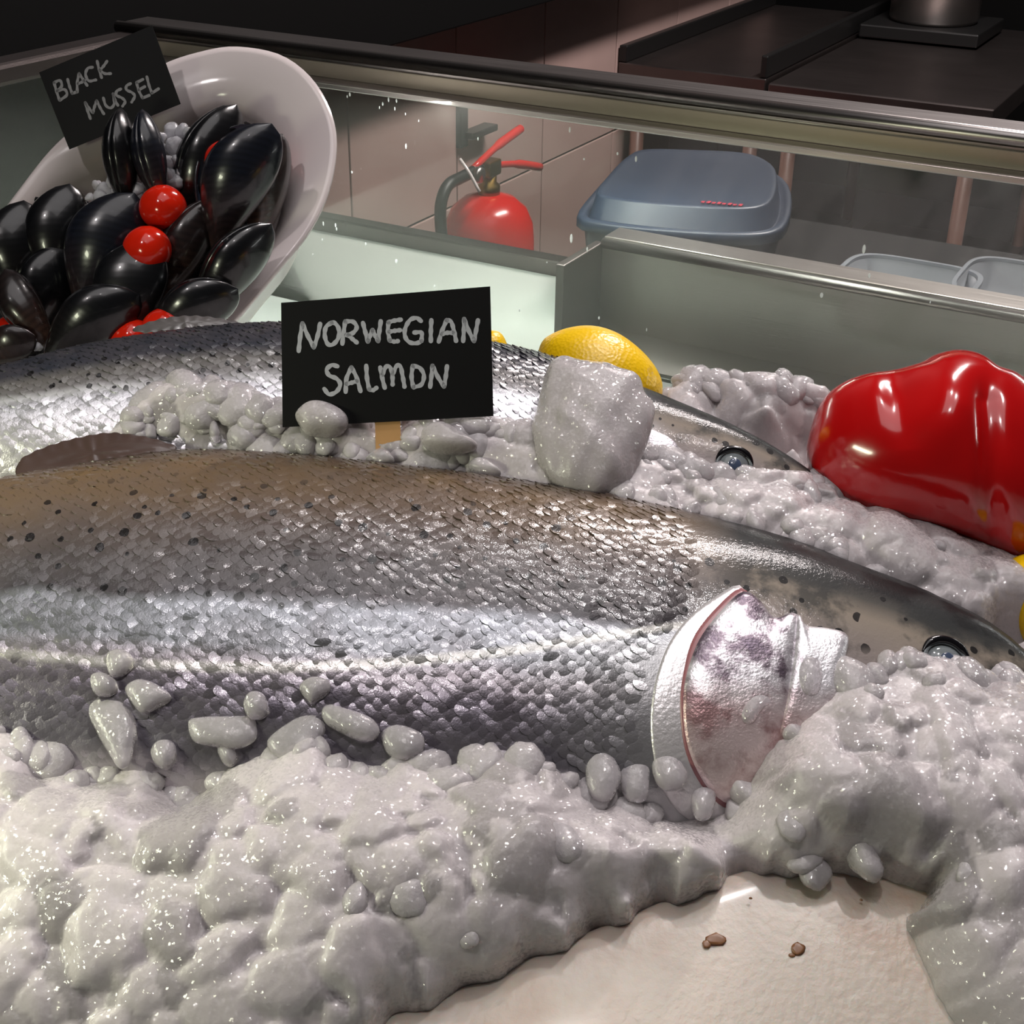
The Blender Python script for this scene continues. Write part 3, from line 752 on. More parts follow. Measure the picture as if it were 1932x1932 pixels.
# eyes
M_eye = simple('eye_ball', srgb(112, 118, 120), .10, noise=(120, .3))
M_pupil = simple('pupil', srgb(62, 72, 92), .12)
M_lidrim = simple('eye_rim', srgb(16, 15, 18), .15)
def eye(f, px, r, root):
    q = f.at(*px); n = f.normal(np.array([q[0]]), np.array([q[1]]))[0]
    a = np.cross([0, 1, 0], n); a /= np.linalg.norm(a); b_ = np.cross(n, a); R3 = np.stack([a, b_, n], 1)
    v, fc = ICO3
    e = mk('eye', fromF(q + (v * [r, r * .92, r * .45]) @ R3.T), fc, M_eye, root, label='cloudy pale eye')
    mk('pupil', fromF(q + (v * [r * .42, r * .42, r * .12] + [0, 0, r * .40]) @ R3.T), fc, M_pupil, e)
    ring = np.array([[math.cos(t_) * r * 1.12, math.sin(t_) * r * 1.05, r * .12] for t_ in np.linspace(0, 2 * math.pi, 40)[:-1]])
    P = q + ring @ R3.T
    vs, fs = tube(fromF(np.vstack([P, P[:1], P[1:2]])), r * .13, 8, caps=False); mk('eye_rim', vs, fs, M_eye, e)
    arc = np.array([[math.cos(t_) * r * 1.22, math.sin(t_) * r * 1.16, r * .16] for t_ in np.linspace(.05, math.pi - .3, 30)])
    vs, fs = tube(fromF(q + arc @ R3.T), np.r_[np.linspace(.2, 1, 8), np.ones(14), np.linspace(1, .2, 8)] * r * .22, 8); mk('eye_lid', vs, fs, M_lidrim, e, label='black crescent above the eye')
eye(f1, (1782, 1252), .0092, sal1)
eye(f2, (1384, 880), .0078, sal2)

# ================================================================ FLATFISH at the lower right
M_white = NT('pale_skin'); _t = M_white; _tc = _t.n('ShaderNodeTexCoord').outputs['Object']
_sp = _t.ramp(_t.noise(_tc, 17, 4, .6), [(.52, G(0)), (.70, G(1))])
_t.P(Base_Color=_t.mix(_t.math('MULTIPLY', _sp, .7), srgb(196, 184, 172), srgb(172, 146, 128)), Roughness=.38, Subsurface_Weight=.4)
_t.b.inputs['Subsurface Scale'].default_value = .004; _t.b.inputs['Coat Weight'].default_value = .5; _t.b.inputs['Coat Roughness'].default_value = .15
_h = _t.math('ADD', _t.noise(_tc, 300, 3), _t.math('MULTIPLY', _t.noise(_tc, 30, 2), 1.2))
_t.bump(_h, .5, .0008); M_white = _t.m
ffo = [(560, 2010), (700, 1930), (850, 1872), (980, 1816), (1100, 1768), (1220, 1718), (1360, 1662), (1490, 1627), (1620, 1622), (1760, 1640), (1900, 1690), (2080, 1790), (2150, 2000), (2050, 2200), (1500, 2300), (900, 2250), (620, 2150)]
FW = .030
v, fc = inflate(ffo, OF + W * (FW - .012), W, .014, .014, N=120, K=24, pw=.30, ctr=(1350, 1950))
ff = empty('flatfish', fromF([[.15, -.2, .0]])[0], 'pale cream flatfish underside with brown spots at the lower corner of the ice', 'fish', R=MF[:3, :3])
recalc(mk('body', v, fc, M_white, ff))
M_brown = simple('brown_spot', srgb(134, 92, 60), .35, noise=(500, .6))
for (x, y, rx, ry) in [(1352, 1772, 17, 9), (1506, 1789, 14, 11), (1334, 1782, 8, 6), (1416, 1695, 3, 2), (1625, 1698, 3, 2), (1494, 1802, 6, 3)]:
    q = hitF(x, y, FW + .0018)
    vv = lumpy(ICO2[0], .2) * [rx * .00023, ry * .00025, .0003]
    mk('skin_spot', fromF(vv + q), ICO2[1], M_brown, ff)

# ================================================================ ICE SURFACE
ctl = []
def add(px, py, w, f=None):
    q = hitF(px, py, w); ctl.append((q[0], q[1], w))
def boundary(f, line, side, dn=(.0035, .004, .012, .028), off=(0, 26, 26, 70), samp=36):
    """side=+1: ice lies below the line in the picture"""
    L = np.array(line, float); s = np.r_[0, np.cumsum(np.linalg.norm(np.diff(L, axis=0), axis=1))]
    for g in np.arange(0, s[-1] + 1, samp):
        x = np.interp(g, s, L[:, 0]); y = np.interp(g, s, L[:, 1])
        q = f.at(x, y); ctl.append((q[0], q[1], q[2] + .001))
        q = f.at(x, y + side * 30); ctl.append((q[0], q[1], max(q[2], f.w0 + .008) + .0065))
        q = f.at(x, y - side * 30); ctl.append((q[0], q[1], q[2] - .014))
        q = f.at(x, y - side * 90); ctl.append((q[0], q[1], q[2] - .035))
B1 = [(-120, 1395), (0, 1375), (60, 1405), (110, 1452), (200, 1462), (280, 1462), (330, 1500), (368, 1512), (405, 1480), (440, 1442), (520, 1425), (590, 1400), (640, 1430), (720, 1462), (770, 1430), (830, 1450),
      (880, 1455), (930, 1420), (1010, 1432), (1080, 1480), (1150, 1500), (1210, 1520), (1290, 1545), (1350, 1540), (1395, 1500), (1420, 1440), (1480, 1385), (1550, 1320), (1620, 1268), (1690, 1240), (1760, 1236), (1830, 1270), (1932, 1272), (2000, 1275)]
boundary(f1, B1, 1)
B2 = [(230, 806), (262, 765), (310, 735), (370, 722), (450, 750), (530, 775), (640, 790), (760, 792), (880, 790), (1000, 800), (1100, 800), (1220, 852), (1300, 872), (1350, 893), (1420, 900), (1500, 903), (1560, 915)]
boundary(f2, B2, 1)
for (x, y, w) in [(-80, 890, -.02), (60, 830, -.012), (140, 790, -.012), (-150, 800, -.02)]: add(x, y, w)
# behind the back of the near fish
for (x, y, w) in [(300, 850, .006), (420, 846, .008), (560, 850, .012), (700, 870, .013), (850, 890, .010), (950, 905, .012), (1050, 918, .018), (1200, 935, .022), (1350, 975, .022), (1500, 1010, .02), (1600, 1045, .018),
                  (1720, 1085, .014), (1850, 1145, .010), (1940, 1210, .008), (1980, 1180, .006), (1700, 1020, .016), (1800, 1060, .012), (1880, 1110, .008), (1600, 965, .014), (1400, 930, .018), (1500, 950, .018), (1560, 950, .010)]: add(x, y, w)
# ice edge in front of the pepper, then falling away under it
for (x, y, w) in [(1590, 930, .004), (1660, 968, .006), (1760, 1005, .004), (1850, 1060, .002), (1905, 1085, 0), (1960, 1120, 0)]: add(x, y, w)
for (x, y, w) in [(1700, 900, -.045), (1850, 950, -.05), (1650, 830, -.05), (1950, 1000, -.05), (1800, 800, -.06), (2100, 900, -.06), (2100, 1080, -.03)]: add(x, y, w)
# heap behind the far fish's head
for (x, y, w) in [(1262, 735, -.030), (1300, 712, -.026), (1380, 712, -.022), (1470, 718, -.022), (1560, 740, -.026), (1450, 770, -.018), (1500, 830, -.015), (1540, 880, -.010), (1350, 760, -.03), (1420, 800, -.03)]: add(x, y, w)
for (x, y, w) in [(1262, 690, -.09), (1380, 660, -.09), (1480, 660, -.09), (1600, 680, -.09), (1700, 700, -.10), (1900, 700, -.11), (2100, 700, -.11)]: add(x, y, w)
# under and behind the far fish's back
for x, y in [(-150, 735), (0, 700), (150, 660), (300, 640), (450, 625), (600, 620), (750, 630), (930, 655), (1050, 690), (1150, 720), (1220, 745)]:
    add(x, y, -.045); add(x, y - 60, -.095)
for x in (-150, 150, 450, 750, 1050): add(x, 520, -.14)
# front field
for (x, y, w) in [(0, 1500, .052), (200, 1520, .054), (400, 1560, .056), (600, 1530, .058), (800, 1550, .058), (1000, 1560, .058), (1150, 1600, .055), (1300, 1600, .052), (0, 1700, .050), (250, 1700, .052), (500, 1720, .054),
                  (750, 1720, .054), (950, 1720, .050), (0, 1930, .046), (250, 1930, .047), (500, 1930, .047), (700, 1900, .046), (-150, 1600, .048), (-150, 1900, .044), (0, 2100, .03), (500, 2100, .03),
                  (1500, 1450, .058), (1600, 1380, .056), (1700, 1320, .052), (1850, 1340, .050), (1950, 1340, .046), (1700, 1450, .062), (1900, 1500, .062), (1600, 1540, .060), (1750, 1560, .062), (1900, 1650, .062), (2050, 1500, .055), (2050, 1750, .055), (2050, 1300, .03), (2050, 1950, .05),
                  (1850, 1700, .058), (1920, 1800, .056)]: add(x, y, w)
# edge against the flatfish and the hollow under it
for (x, y) in [(690, 1905), (800, 1872), (900, 1830), (980, 1792), (1080, 1745), (1180, 1705), (1280, 1668), (1370, 1635), (1450, 1600), (1540, 1600), (1640, 1600), (1740, 1612)]:
    add(x, y, .045 if x > 1000 else .040)
for (x, y) in [(750, 1960), (900, 1900), (1000, 1850), (1130, 1790), (1240, 1745), (1380, 1690), (1500, 1660), (1600, 1660), (1300, 1850), (1500, 1800), (1650, 1800), (1650, 1920), (1300, 1980), (1000, 1980), (1750, 1990), (1500, 2100), (1000, 2100)]:
    add(x, y, .008)
for (x, y, w) in [(1790, 1660, .044), (1770, 1720, .046), (1700, 1712, .034), (1820, 1790, .046), (1880, 1860, .046), (1930, 1930, .046), (1800, 1900, .036)]: add(x, y, w)
ctl = np.array(ctl)
# merge near duplicates
keep = []
for i, p in enumerate(ctl):
    if all(np.hypot(*(p[:2] - ctl[j][:2])) > .0035 for j in keep): keep.append(i)
ctl = ctl[keep]
D = np.linalg.norm(ctl[:, None, :2] - ctl[None, :, :2], axis=2)
A = -D + np.eye(len(ctl)) * .0008
Aug = np.block([[A, np.ones((len(ctl), 1))], [np.ones((1, len(ctl))), np.zeros((1, 1))]])
sol = np.linalg.solve(Aug, np.r_[ctl[:, 2], 0])
def ice_w(u, v):
    u = np.ravel(u); v = np.ravel(v); out = np.empty(len(u))
    for i in range(0, len(u), 20000):
        d = np.hypot(u[i:i + 20000, None] - ctl[None, :, 0], v[i:i + 20000, None] - ctl[None, :, 1]); out[i:i + 20000] = -d @ sol[:-1] + sol[-1]
    return out
ST = .00135
gu = np.arange(-.42, .33, ST); gv = np.arange(-.25, .30, ST)
UU, VV = np.meshgrid(gu, gv, indexing='ij')
# RBF on a coarse lattice, then bilinear
cu = np.arange(-.43, .345, .004); cv = np.arange(-.26, .315, .004)
CU, CV = np.meshgrid(cu, cv, indexing='ij'); CW = ice_w(CU, CV).reshape(CU.shape)
# the far crest: behind it the heap falls away to the tray
cr = [hitF(x, y, w_) for x, y, w_ in [(1255, 735, -.026), (1300, 708, -.024), (1380, 700, -.022), (1470, 706, -.022), (1560, 728, -.024), (1700, 800, -.03), (1850, 850, -.03), (2050, 880, -.03)]]
cr = np.array([[u_, float(np.interp(u_, f2.uu, f2.top)) - .012] for u_ in np.linspace(-.45, cr[0][0] - .006, 40)] + [[c_[0], c_[1]] for c_ in cr])
def crest(u, v, w): return w - 1.6 * np.maximum(0, v - np.interp(u, cr[:, 0], cr[:, 1])) - 40 * np.maximum(0, v - np.interp(u, cr[:, 0], cr[:, 1])) ** 2
CW = crest(CU, CV, CW)
def ice_h(u, v):
    x = (np.asarray(u) - cu[0]) / .004; y = (np.asarray(v) - cv[0]) / .004
    i = np.clip(x.astype(int), 0, len(cu) - 2); j = np.clip(y.astype(int), 0, len(cv) - 2); fx = np.clip(x - i, 0, 1); fy = np.clip(y - j, 0, 1)
    return (CW[i, j] * (1 - fx) + CW[i + 1, j] * fx) * (1 - fy) + (CW[i, j + 1] * (1 - fx) + CW[i + 1, j + 1] * fx) * fy
BASE = ice_h(UU, VV)
_q = hitF(731, 822, .012); BASE -= .007 * np.exp(-(((UU - _q[0]) / .008) ** 2 + ((VV - _q[1]) / .009) ** 2) ** 2)
VF = [(690, 1950), (790, 1905), (900, 1858), (985, 1817), (1090, 1770), (1200, 1724), (1290, 1690), (1370, 1660), (1440, 1640), (1500, 1626), (1560, 1634), (1600, 1622), (1680, 1636), (1745, 1640), (1785, 1632), (1765, 1670), (1725, 1710),
      (1700, 1760), (1735, 1810), (1750, 1840), (1760, 1900), (1762, 2010), (700, 2060)]
REL = np.full(UU.shape, -.0022); TIN = np.full(UU.shape, .35)
def cap(u_, v_, a, b_, ang, hc, off, p=2.0, tn=.3):
    R_ = max(a, b_); i0, i1 = np.searchsorted(gu, [u_ - R_, u_ + R_]); j0, j1 = np.searchsorted(gv, [v_ - R_, v_ + R_])
    if i1 <= i0 or j1 <= j0: return
    du = UU[i0:i1, j0:j1] - u_; dv = VV[i0:i1, j0:j1] - v_
    x = (du * math.cos(ang) + dv * math.sin(ang)) / a; y = (-du * math.sin(ang) + dv * math.cos(ang)) / b_
    th = np.arctan2(y, x); d = np.sqrt(x * x + y * y) * (1 + .10 * np.sin(3 * th + u_ * 900) + .07 * np.sin(5 * th + v_ * 700))
    h = off + hc * (1 - d ** p)
    h = np.where(d < 1.15, h, -1); S_ = REL[i0:i1, j0:j1]; win = h > S_; TIN[i0:i1, j0:j1] = np.where(win, tn, TIN[i0:i1, j0:j1]); REL[i0:i1, j0:j1] = np.maximum(S_, h)
N1 = 3250
for (u_, v_) in np.column_stack([rng.uniform(gu[0], gu[-1], N1), rng.uniform(gv[0], gv[-1], N1)]):
    r = float(np.clip(rng.lognormal(math.log(.0070), .38), .0038, .016))
    cap(u_, v_, r * rng.uniform(1, 1.7), r, rng.uniform(0, math.pi), r * rng.uniform(.26, .40), rng.uniform(-.0030, .0012), rng.uniform(2.4, 6), rng.uniform(.7, 1.0) if rng.rand() < .22 else rng.uniform(0, .35))
for _ in range(1):
    REL = (np.roll(REL, 1, 0) + np.roll(REL, -1, 0) + np.roll(REL, 1, 1) + np.roll(REL, -1, 1) + 2 * REL) / 6
MIC = .00016 * (np.sin(UU * 700 + 1.5 * np.sin(VV * 500)) * np.cos(VV * 640 + 1.5 * np.sin(UU * 560)))
WW = BASE + REL + MIC
zt = zs(-.449)
def inside(P, poly):
    x, y = P[:, 0], P[:, 1]; r = np.zeros(len(P), bool); j = len(poly) - 1
    for i in range(len(poly)):
        xi, yi = poly[i]; xj, yj = poly[j]
        with np.errstate(divide='ignore', invalid='ignore'):
            c_ = ((yi > y) != (yj > y)) & (x < (xj - xi) * (y - yi) / (yj - yi) + xi)
        r ^= c_; j = i
    return r
# the ice ends in a broken edge where the flatfish lies bare
WP = np.minimum(WW, BASE); rag = 8 * np.sin(UU * 260) + 5 * np.sin(UU * 610 + VV * 300)
pq = proj(fromF(np.stack([UU, VV, np.clip(WW, FW - .01, None)], -1).reshape(-1, 3))); pq[:, 1] += rag.ravel()
msk = inside(pq, VF).reshape(WW.shape).astype(float)
for _ in range(3): msk = (np.roll(msk, 1, 0) + np.roll(msk, -1, 0) + np.roll(msk, 1, 1) + np.roll(msk, -1, 1) + 2 * msk) / 6
WW = np.where(msk > .01, WW * (1 - msk) + np.minimum(WW, FW - .018) * msk, WW)
G3 = np.stack([UU, VV, WW], -1).reshape(-1, 3); GW = fromF(G3)
idx = np.arange(len(G3)).reshape(UU.shape)
quad = np.stack([idx[:-1, :-1], idx[1:, :-1], idx[1:, 1:], idx[:-1, 1:]], -1).reshape(-1, 4)
fwg = np.maximum(f1.w(UU, VV), f2.w(UU, VV)).ravel(); deep = G3[:, 2] < fwg - .03
low = GW[:, 2] < zt
quad = quad[~low[quad].any(1) & ~deep[quad].all(1) & (GW[quad][:, :, 1].max(1) < GY - .006)]
tri = np.concatenate([quad[:, [0, 1, 2]], quad[:, [0, 2, 3]]])
# rounded nuggets perched along the edges of the heap and here and there on it
NV, NF = ICO3; k = len(NV)
M0 = 11000
cand = np.column_stack([rng.uniform(-.35, .32, M0), rng.uniform(-.24, .29, M0)]); nw = ice_h(cand[:, 0], cand[:, 1])
fw = np.maximum(f1.w(cand[:, 0], cand[:, 1]), f2.w(cand[:, 0], cand[:, 1])); gap = nw - fw
vc = np.interp(cand[:, 0], cr[:, 0], cr[:, 1]); npx = proj(fromF(np.column_stack([cand, nw]))); wz = fromF(np.column_stack([cand, nw]))
edge = (gap > .0002) & (gap < .0075); crestn = (np.abs(cand[:, 1] - vc) < .010) & (cand[:, 0] > cr[40][0])
pick = (edge & (rng.rand(M0) < .75)) | ((gap > .0075) & (gap < .018) & (rng.rand(M0) < .22)) | (crestn & (rng.rand(M0) < .5)) | ((gap > .007) & (rng.rand(M0) < .008))
pick &= ~((np.abs(npx[:, 0] - 1785) < 62) & (np.abs(npx[:, 1] - 1225) < 38))
pick &= ~((np.abs(npx[:, 0] - 732) < 42) & (np.abs(npx[:, 1] - 815) < 40))
pick &= (gap > 0) & (npx[:, 0] > -40) & (npx[:, 0] < 1975) & (npx[:, 1] < 1960) & (npx[:, 1] > 690) & (wz[:, 2] > zt + .005) & ~inside(npx + [0, -12], VF)
cand, nw, gap = cand[pick], nw[pick], gap[pick]
NVs, NFs = [], []
for i, ((u_, v_), w_) in enumerate(zip(cand, nw)):
    r = np.clip(rng.lognormal(math.log(.0058), .28), .0035, .010)
    s = np.array([r * rng.uniform(.95, 1.5), r * rng.uniform(.8, 1.1), r * rng.uniform(.55, .85)])
    a = rng.uniform(0, math.pi); ca, sa = math.cos(a), math.sin(a)
    R3 = np.array([[ca, -sa, 0], [sa, ca, 0], [0, 0, 1]])
    vv = (lumpy(NV, .12) * s) @ R3.T + [u_, v_, w_ - s[2] * (rng.uniform(0, .3) if gap[i] < .018 else rng.uniform(.3, .6))]
    NVs.append(vv); NFs.append(NF + i * k)
NVs = fromF(np.concatenate(NVs)); NFs = np.concatenate(NFs)
used = np.unique(tri); remap = np.full(len(GW), -1); remap[used] = np.arange(len(used))
ice = mk('crushed_ice', GW[used], remap[tri], M_ice, kind='stuff', origin=OF,
         label='bed of fused crushed ice covering the whole fish display', cat='ice')
at_ = ice.data.attributes.new('tint', 'FLOAT', 'POINT'); at_.data.foreach_set('value', TIN.ravel()[used].astype(np.float32))
nu = mk('loose_nuggets', NVs, NFs, M_icenug, ice, kind='stuff')
print('nuggets', len(cand), 'tris', len(tri) + len(NFs))

# ---------------------------------------------------------------- single lumps of ice
IG = 'loose ice pieces'
def lump(outline, w, dep, lab, mat=None, amp=.2, f=None, N=72, K=12, tilt=0.0, name='ice_lump', cat='ice lump', at=None, rough=0):
    c = np.mean(outline, 0)
    if f is not None: w = f.at(*c)[2] + w
    n = W * math.cos(tilt) - HD * math.sin(tilt)
    P0 = fromF([hitF(c[0], c[1], w)])[0] if at is None else at
    r = np.random.RandomState(int(c[0] * 7 + c[1]) % 99991)
    ks = [(r.normal(size=3), r.rand() * 6.28, fr) for fr in ((90, 160, 300, 520) + ((240, 400, 420, 700) if rough else ())) for _ in range(2)]
    def disp(vs, c3, n3):
        o = np.zeros(len(vs)); sz = np.linalg.norm(vs - c3, axis=1)
        for kk, ph, fr in ks:
            o += np.sin((vs - c3) @ (kk / np.linalg.norm(kk)) * fr + ph) / (fr / 90) * .5
        dirn = (vs - c3) / (sz[:, None] + 1e-6)
        return vs + dirn * o[:, None] * dep * amp
    v, fc = inflate(outline, P0, n, dep, dep, N=N, K=K, pw=.42, disp=disp)
    return recalc(mk(name, v, fc, mat or M_icelump, label=lab, cat=cat, group=IG))
tall = [(1032, 690), (1058, 672), (1092, 680), (1120, 688), (1160, 700), (1200, 728), (1205, 752), (1220, 780), (1216, 830), (1200, 880), (1160, 930), (1100, 945), (1045, 920), (1012, 870), (1006, 800), (1010, 735)]
lump(tall, .030, .016, 'tall upright block of fused ice beside the card, over the far salmon', amp=.16, N=160, K=30, tilt=.25, rough=1)
lump([(552, 790), (560, 772), (575, 757), (602, 756), (620, 768), (650, 785), (654, 800), (640, 812), (610, 815), (575, 812)], .030, .009, 'angular clear ice lump against the lower corner of the salmon card')
lump([(790, 820), (800, 808), (830, 803), (870, 820), (900, 840), (880, 850), (840, 852), (795, 842)], .027, .008, 'rounded ice lump just beyond the wooden stick of the salmon card')
near = [
 ([(200, 1238), (218, 1226), (240, 1228), (256, 1245), (250, 1262), (228, 1276), (205, 1274)], 'topmost of the cloudy ice nuggets on the near salmon flank'),
 ([(172, 1280), (190, 1272), (215, 1280), (222, 1300), (205, 1312), (178, 1308)], 'small cloudy nugget under the topmost one on the salmon flank'),
 ([(236, 1300), (258, 1286), (280, 1288), (310, 1302), (325, 1318), (300, 1332), (270, 1345), (248, 1325)], 'broad cloudy nugget lying nearest the lateral line by the topmost one'),
 ([(175, 1320), (200, 1312), (235, 1325), (255, 1360), (252, 1400), (245, 1440), (225, 1450), (205, 1420), (180, 1375), (168, 1345)], 'long upright cloudy lump in the group on the salmon flank'),
 ([(354, 1362), (380, 1354), (430, 1353), (480, 1352), (488, 1372), (484, 1396), (450, 1412), (400, 1408), (362, 1398)], 'wide slab of cloudy ice lying flat on the salmon belly scales'),
 ([(460, 1330), (472, 1310), (495, 1312), (503, 1330), (498, 1350), (470, 1352)], 'small round nugget above the wide cloudy slab'),
 ([(503, 1400), (530, 1375), (570, 1352), (605, 1345), (618, 1375), (600, 1400), (590, 1425), (548, 1440), (515, 1425)], 'slanted clear lump beside the wide cloudy slab'),
 ([(608, 1340), (625, 1330), (660, 1342), (700, 1356), (716, 1378), (705, 1395), (680, 1396), (640, 1380), (612, 1362)], 'oval frosted lump below the lateral line in the middle of the belly'),
 ([(565, 1300), (575, 1285), (600, 1278), (625, 1285), (625, 1305), (600, 1320), (585, 1326)], 'pale clear nugget just under the lateral line'),
 ([(286, 1420), (300, 1402), (325, 1402), (332, 1425), (315, 1448), (295, 1440)], 'small round nugget at the edge of the dark belly scales'),
 ([(410, 1412), (435, 1408), (450, 1425), (440, 1445), (420, 1440)], 'tiny nugget tucked under the wide cloudy slab'),
 ([(720, 1385), (745, 1370), (775, 1375), (800, 1390), (795, 1420), (760, 1435), (730, 1420)], 'lumpy clear nugget above the ice edge below the fish flank'),
 ([(905, 1435), (930, 1418), (975, 1425), (1010, 1438), (1005, 1462), (960, 1470), (920, 1462)], 'glassy lump at the belly ice edge short of the gill'),
 ([(1105, 1455), (1118, 1425), (1140, 1418), (1160, 1435), (1170, 1470), (1150, 1510), (1118, 1505)], 'upright frosted lump below the silver shoulder skin'),
 ([(1170, 1450), (1195, 1440), (1225, 1445), (1228, 1480), (1220, 1510), (1185, 1512), (1168, 1485)], 'squarish frosted lump next to the upright one by the shoulder'),
 ([(1230, 1435), (1260, 1425), (1285, 1440), (1298, 1465), (1285, 1488), (1255, 1492), (1232, 1470)], 'clear lump touching the shoulder at the gill edge'),
 ([(1302, 1500), (1320, 1480), (1345, 1485), (1352, 1510), (1340, 1545), (1312, 1545)], 'white nugget lying across the foot of the gill opening'),
 ([(1500, 1245), (1512, 1232), (1535, 1232), (1550, 1252), (1550, 1290), (1540, 1312), (1515, 1312), (1500, 1285)], 'tall oval clear nugget standing on the silver cheek plate'),
 ([(1392, 1345), (1405, 1315), (1430, 1302), (1452, 1312), (1462, 1330), (1440, 1345), (1420, 1368), (1400, 1365)], 'slanted clear nugget on the gill cover'),
 ([(1590, 1300), (1610, 1285), (1640, 1290), (1640, 1315), (1615, 1328), (1595, 1320)], 'clear nugget at the edge of the cheek by the ice'),
]
for ol, lab in near:
    lump(ol, .001, .0052, lab, M_iceclear, f=f1, amp=.10, N=48, K=8, name='ice_nugget', cat='ice nugget')
back = [
 ([(300, 735), (330, 720), (365, 725), (370, 750), (335, 765), (305, 758)], 'ice nugget climbing highest on the far salmon flank'),
 ([(360, 765), (380, 750), (420, 752), (440, 775), (420, 792), (380, 788)], 'broad ice nugget on the edge of the far salmon belly'),
 ([(470, 800), (490, 782), (530, 780), (550, 800), (530, 820), (485, 820)], 'rounded ice nugget just short of the card corner'),
 ([(395, 810), (402, 797), (412, 800), (418, 820), (408, 832), (396, 826)], 'small upright bead of ice behind the fin'),
 ([(430, 830), (440, 805), (462, 800), (480, 815), (482, 835), (455, 845)], 'clear bead of ice on the near salmon back'),
 ([(532, 838), (545, 815), (562, 810), (580, 825), (585, 850), (560, 858), (538, 852)], 'dark wet nugget melting on the near salmon back'),
 ([(690, 868), (705, 855), (725, 850), (742, 862), (745, 874), (715, 878)], 'dark glassy nugget on the back ridge below the stick'),
 ([(880, 880), (893, 866), (915, 868), (935, 880), (945, 895), (905, 896)], 'low glassy nugget on the back ridge past the stick'),
]
for ol, lab in back:
    lump(ol, .018 if ol[0][1] > 790 else .022, .0055, lab, M_iceclear, amp=.10, N=48, K=8, name='ice_nugget', cat='ice nugget')

# ================================================================ SIGNS
def sign(name, corners, P0, n, label, strokes, conv, width, mat):
    n = np.asarray(n, float); n /= np.linalg.norm(n)
    cs = np.array([hit(x, y, P0, n) for x, y in corners])
    r = empty(name, (cs[2] + cs[3]) / 2, label, 'sign')
    th_ = .0012
    v = np.vstack([cs + n * th_ / 2, cs - n * th_ / 2])
    mk('card', v, [(0, 1, 2, 3), (7, 6, 5, 4), (0, 4, 5, 1), (1, 5, 6, 2), (2, 6, 7, 3), (3, 7, 4, 0)], M_black, r, smooth=False)
    for letter in strokes:
        parts = []
        for st_ in letter:
            p = spline([conv(*q) for q in st_], max(3, 6 * len(st_))) if len(st_) > 2 else np.array([conv(*q) for q in st_], float)
            Q = np.array([hit(x, y, P0, n) for x, y in p]) + n * (th_ / 2 + .0002)
            nn = len(Q); T_ = np.gradient(Q, axis=0); T_ /= np.linalg.norm(T_, axis=1)[:, None]
            S_ = np.cross(n, T_); S_ /= np.linalg.norm(S_, axis=1)[:, None]
            wv = width * (1 + .12 * np.sin(np.arange(nn) * .9))[:, None] / 2
            vv = list(Q + S_ * wv) + list(Q - S_ * wv); fs = [(i, i + nn, i + nn + 1, i + 1) for i in range(nn - 1)]
            for e, sgn in ((0, -1), (nn - 1, 1)):
                k0 = len(vv); vv.append(Q[e]); w_ = float(wv[e, 0])
                for a in np.linspace(-math.pi / 2, math.pi / 2, 9): vv.append(Q[e] + S_[e] * w_ * math.sin(a) + sgn * T_[e] * w_ * math.cos(a))
                fs += [(k0, k0 + 1 + i, k0 + 2 + i) for i in range(8)]
            parts.append((vv, fs))
        v, f_ = join(parts)
        mk('letter', v, f_, mat, r, smooth=False)
    return r
cv1 = lambda x, y: (480 + x * .31056, 500 + y * .31056)
S1 = [
 [[(270, 522), (280, 430), (293, 355)], [(293, 355), (325, 430), (362, 500)], [(362, 500), (385, 430), (400, 358)]],
 [[(470, 350), (437, 375), (428, 425), (445, 478), (478, 482), (512, 440), (512, 385), (488, 352), (466, 352)]],
 [[(535, 478), (542, 415), (552, 345)], [(552, 343), (600, 345), (622, 378), (600, 412), (560, 425)], [(570, 425), (595, 448), (622, 470)]],
 [[(660, 352), (675, 410), (690, 465)], [(690, 465), (705, 425), (718, 395)], [(718, 395), (735, 430), (752, 462)], [(752, 462), (760, 400), (768, 342)]],
 [[(890, 332), (850, 338), (815, 348)], [(815, 348), (812, 400), (822, 458)], [(822, 458), (850, 465), (872, 462)], [(820, 405), (850, 400), (885, 396)]],
 [[(1012, 340), (985, 322), (945, 335), (915, 390), (918, 440), (945, 470), (985, 475), (1015, 462)], [(1015, 462), (1015, 412), (972, 410)]],
 [[(1075, 335), (1072, 400), (1072, 462)]],
 [[(1120, 465), (1140, 400), (1168, 335)], [(1168, 335), (1195, 345), (1212, 400), (1225, 460)], [(1138, 420), (1170, 412), (1205, 412)]],
 [[(1268, 462), (1272, 400), (1274, 328)], [(1274, 328), (1300, 395), (1334, 462)], [(1334, 462), (1346, 400), (1358, 336)]],
 [[(505, 615), (470, 608), (440, 635), (455, 670), (500, 690), (522, 725), (500, 768), (455, 785), (425, 752)]],
 [[(555, 770), (560, 690), (590, 622)], [(590, 622), (620, 680), (645, 765)], [(560, 722), (590, 715), (622, 705)]],
 [[(680, 612), (685, 690), (698, 755)], [(698, 755), (720, 760), (742, 746)]],
 [[(765, 622), (778, 690), (792, 745)], [(778, 665), (800, 618), (825, 622), (838, 665), (840, 725)], [(842, 660), (865, 612), (888, 618), (900, 670), (912, 738)]],
 [[(962, 612), (955, 680), (965, 740)], [(962, 612), (1005, 625), (1030, 670), (1015, 725), (968, 742)]],
 [[(1068, 740), (1075, 680), (1082, 612)], [(1082, 612), (1115, 680), (1152, 738)], [(1152, 738), (1162, 680), (1170, 615)]],
]
sp0 = fromF([hitF(730, 842, .020)])[0]
nS = -HD * .93 + np.array([0, 0, .36]) + U * .05
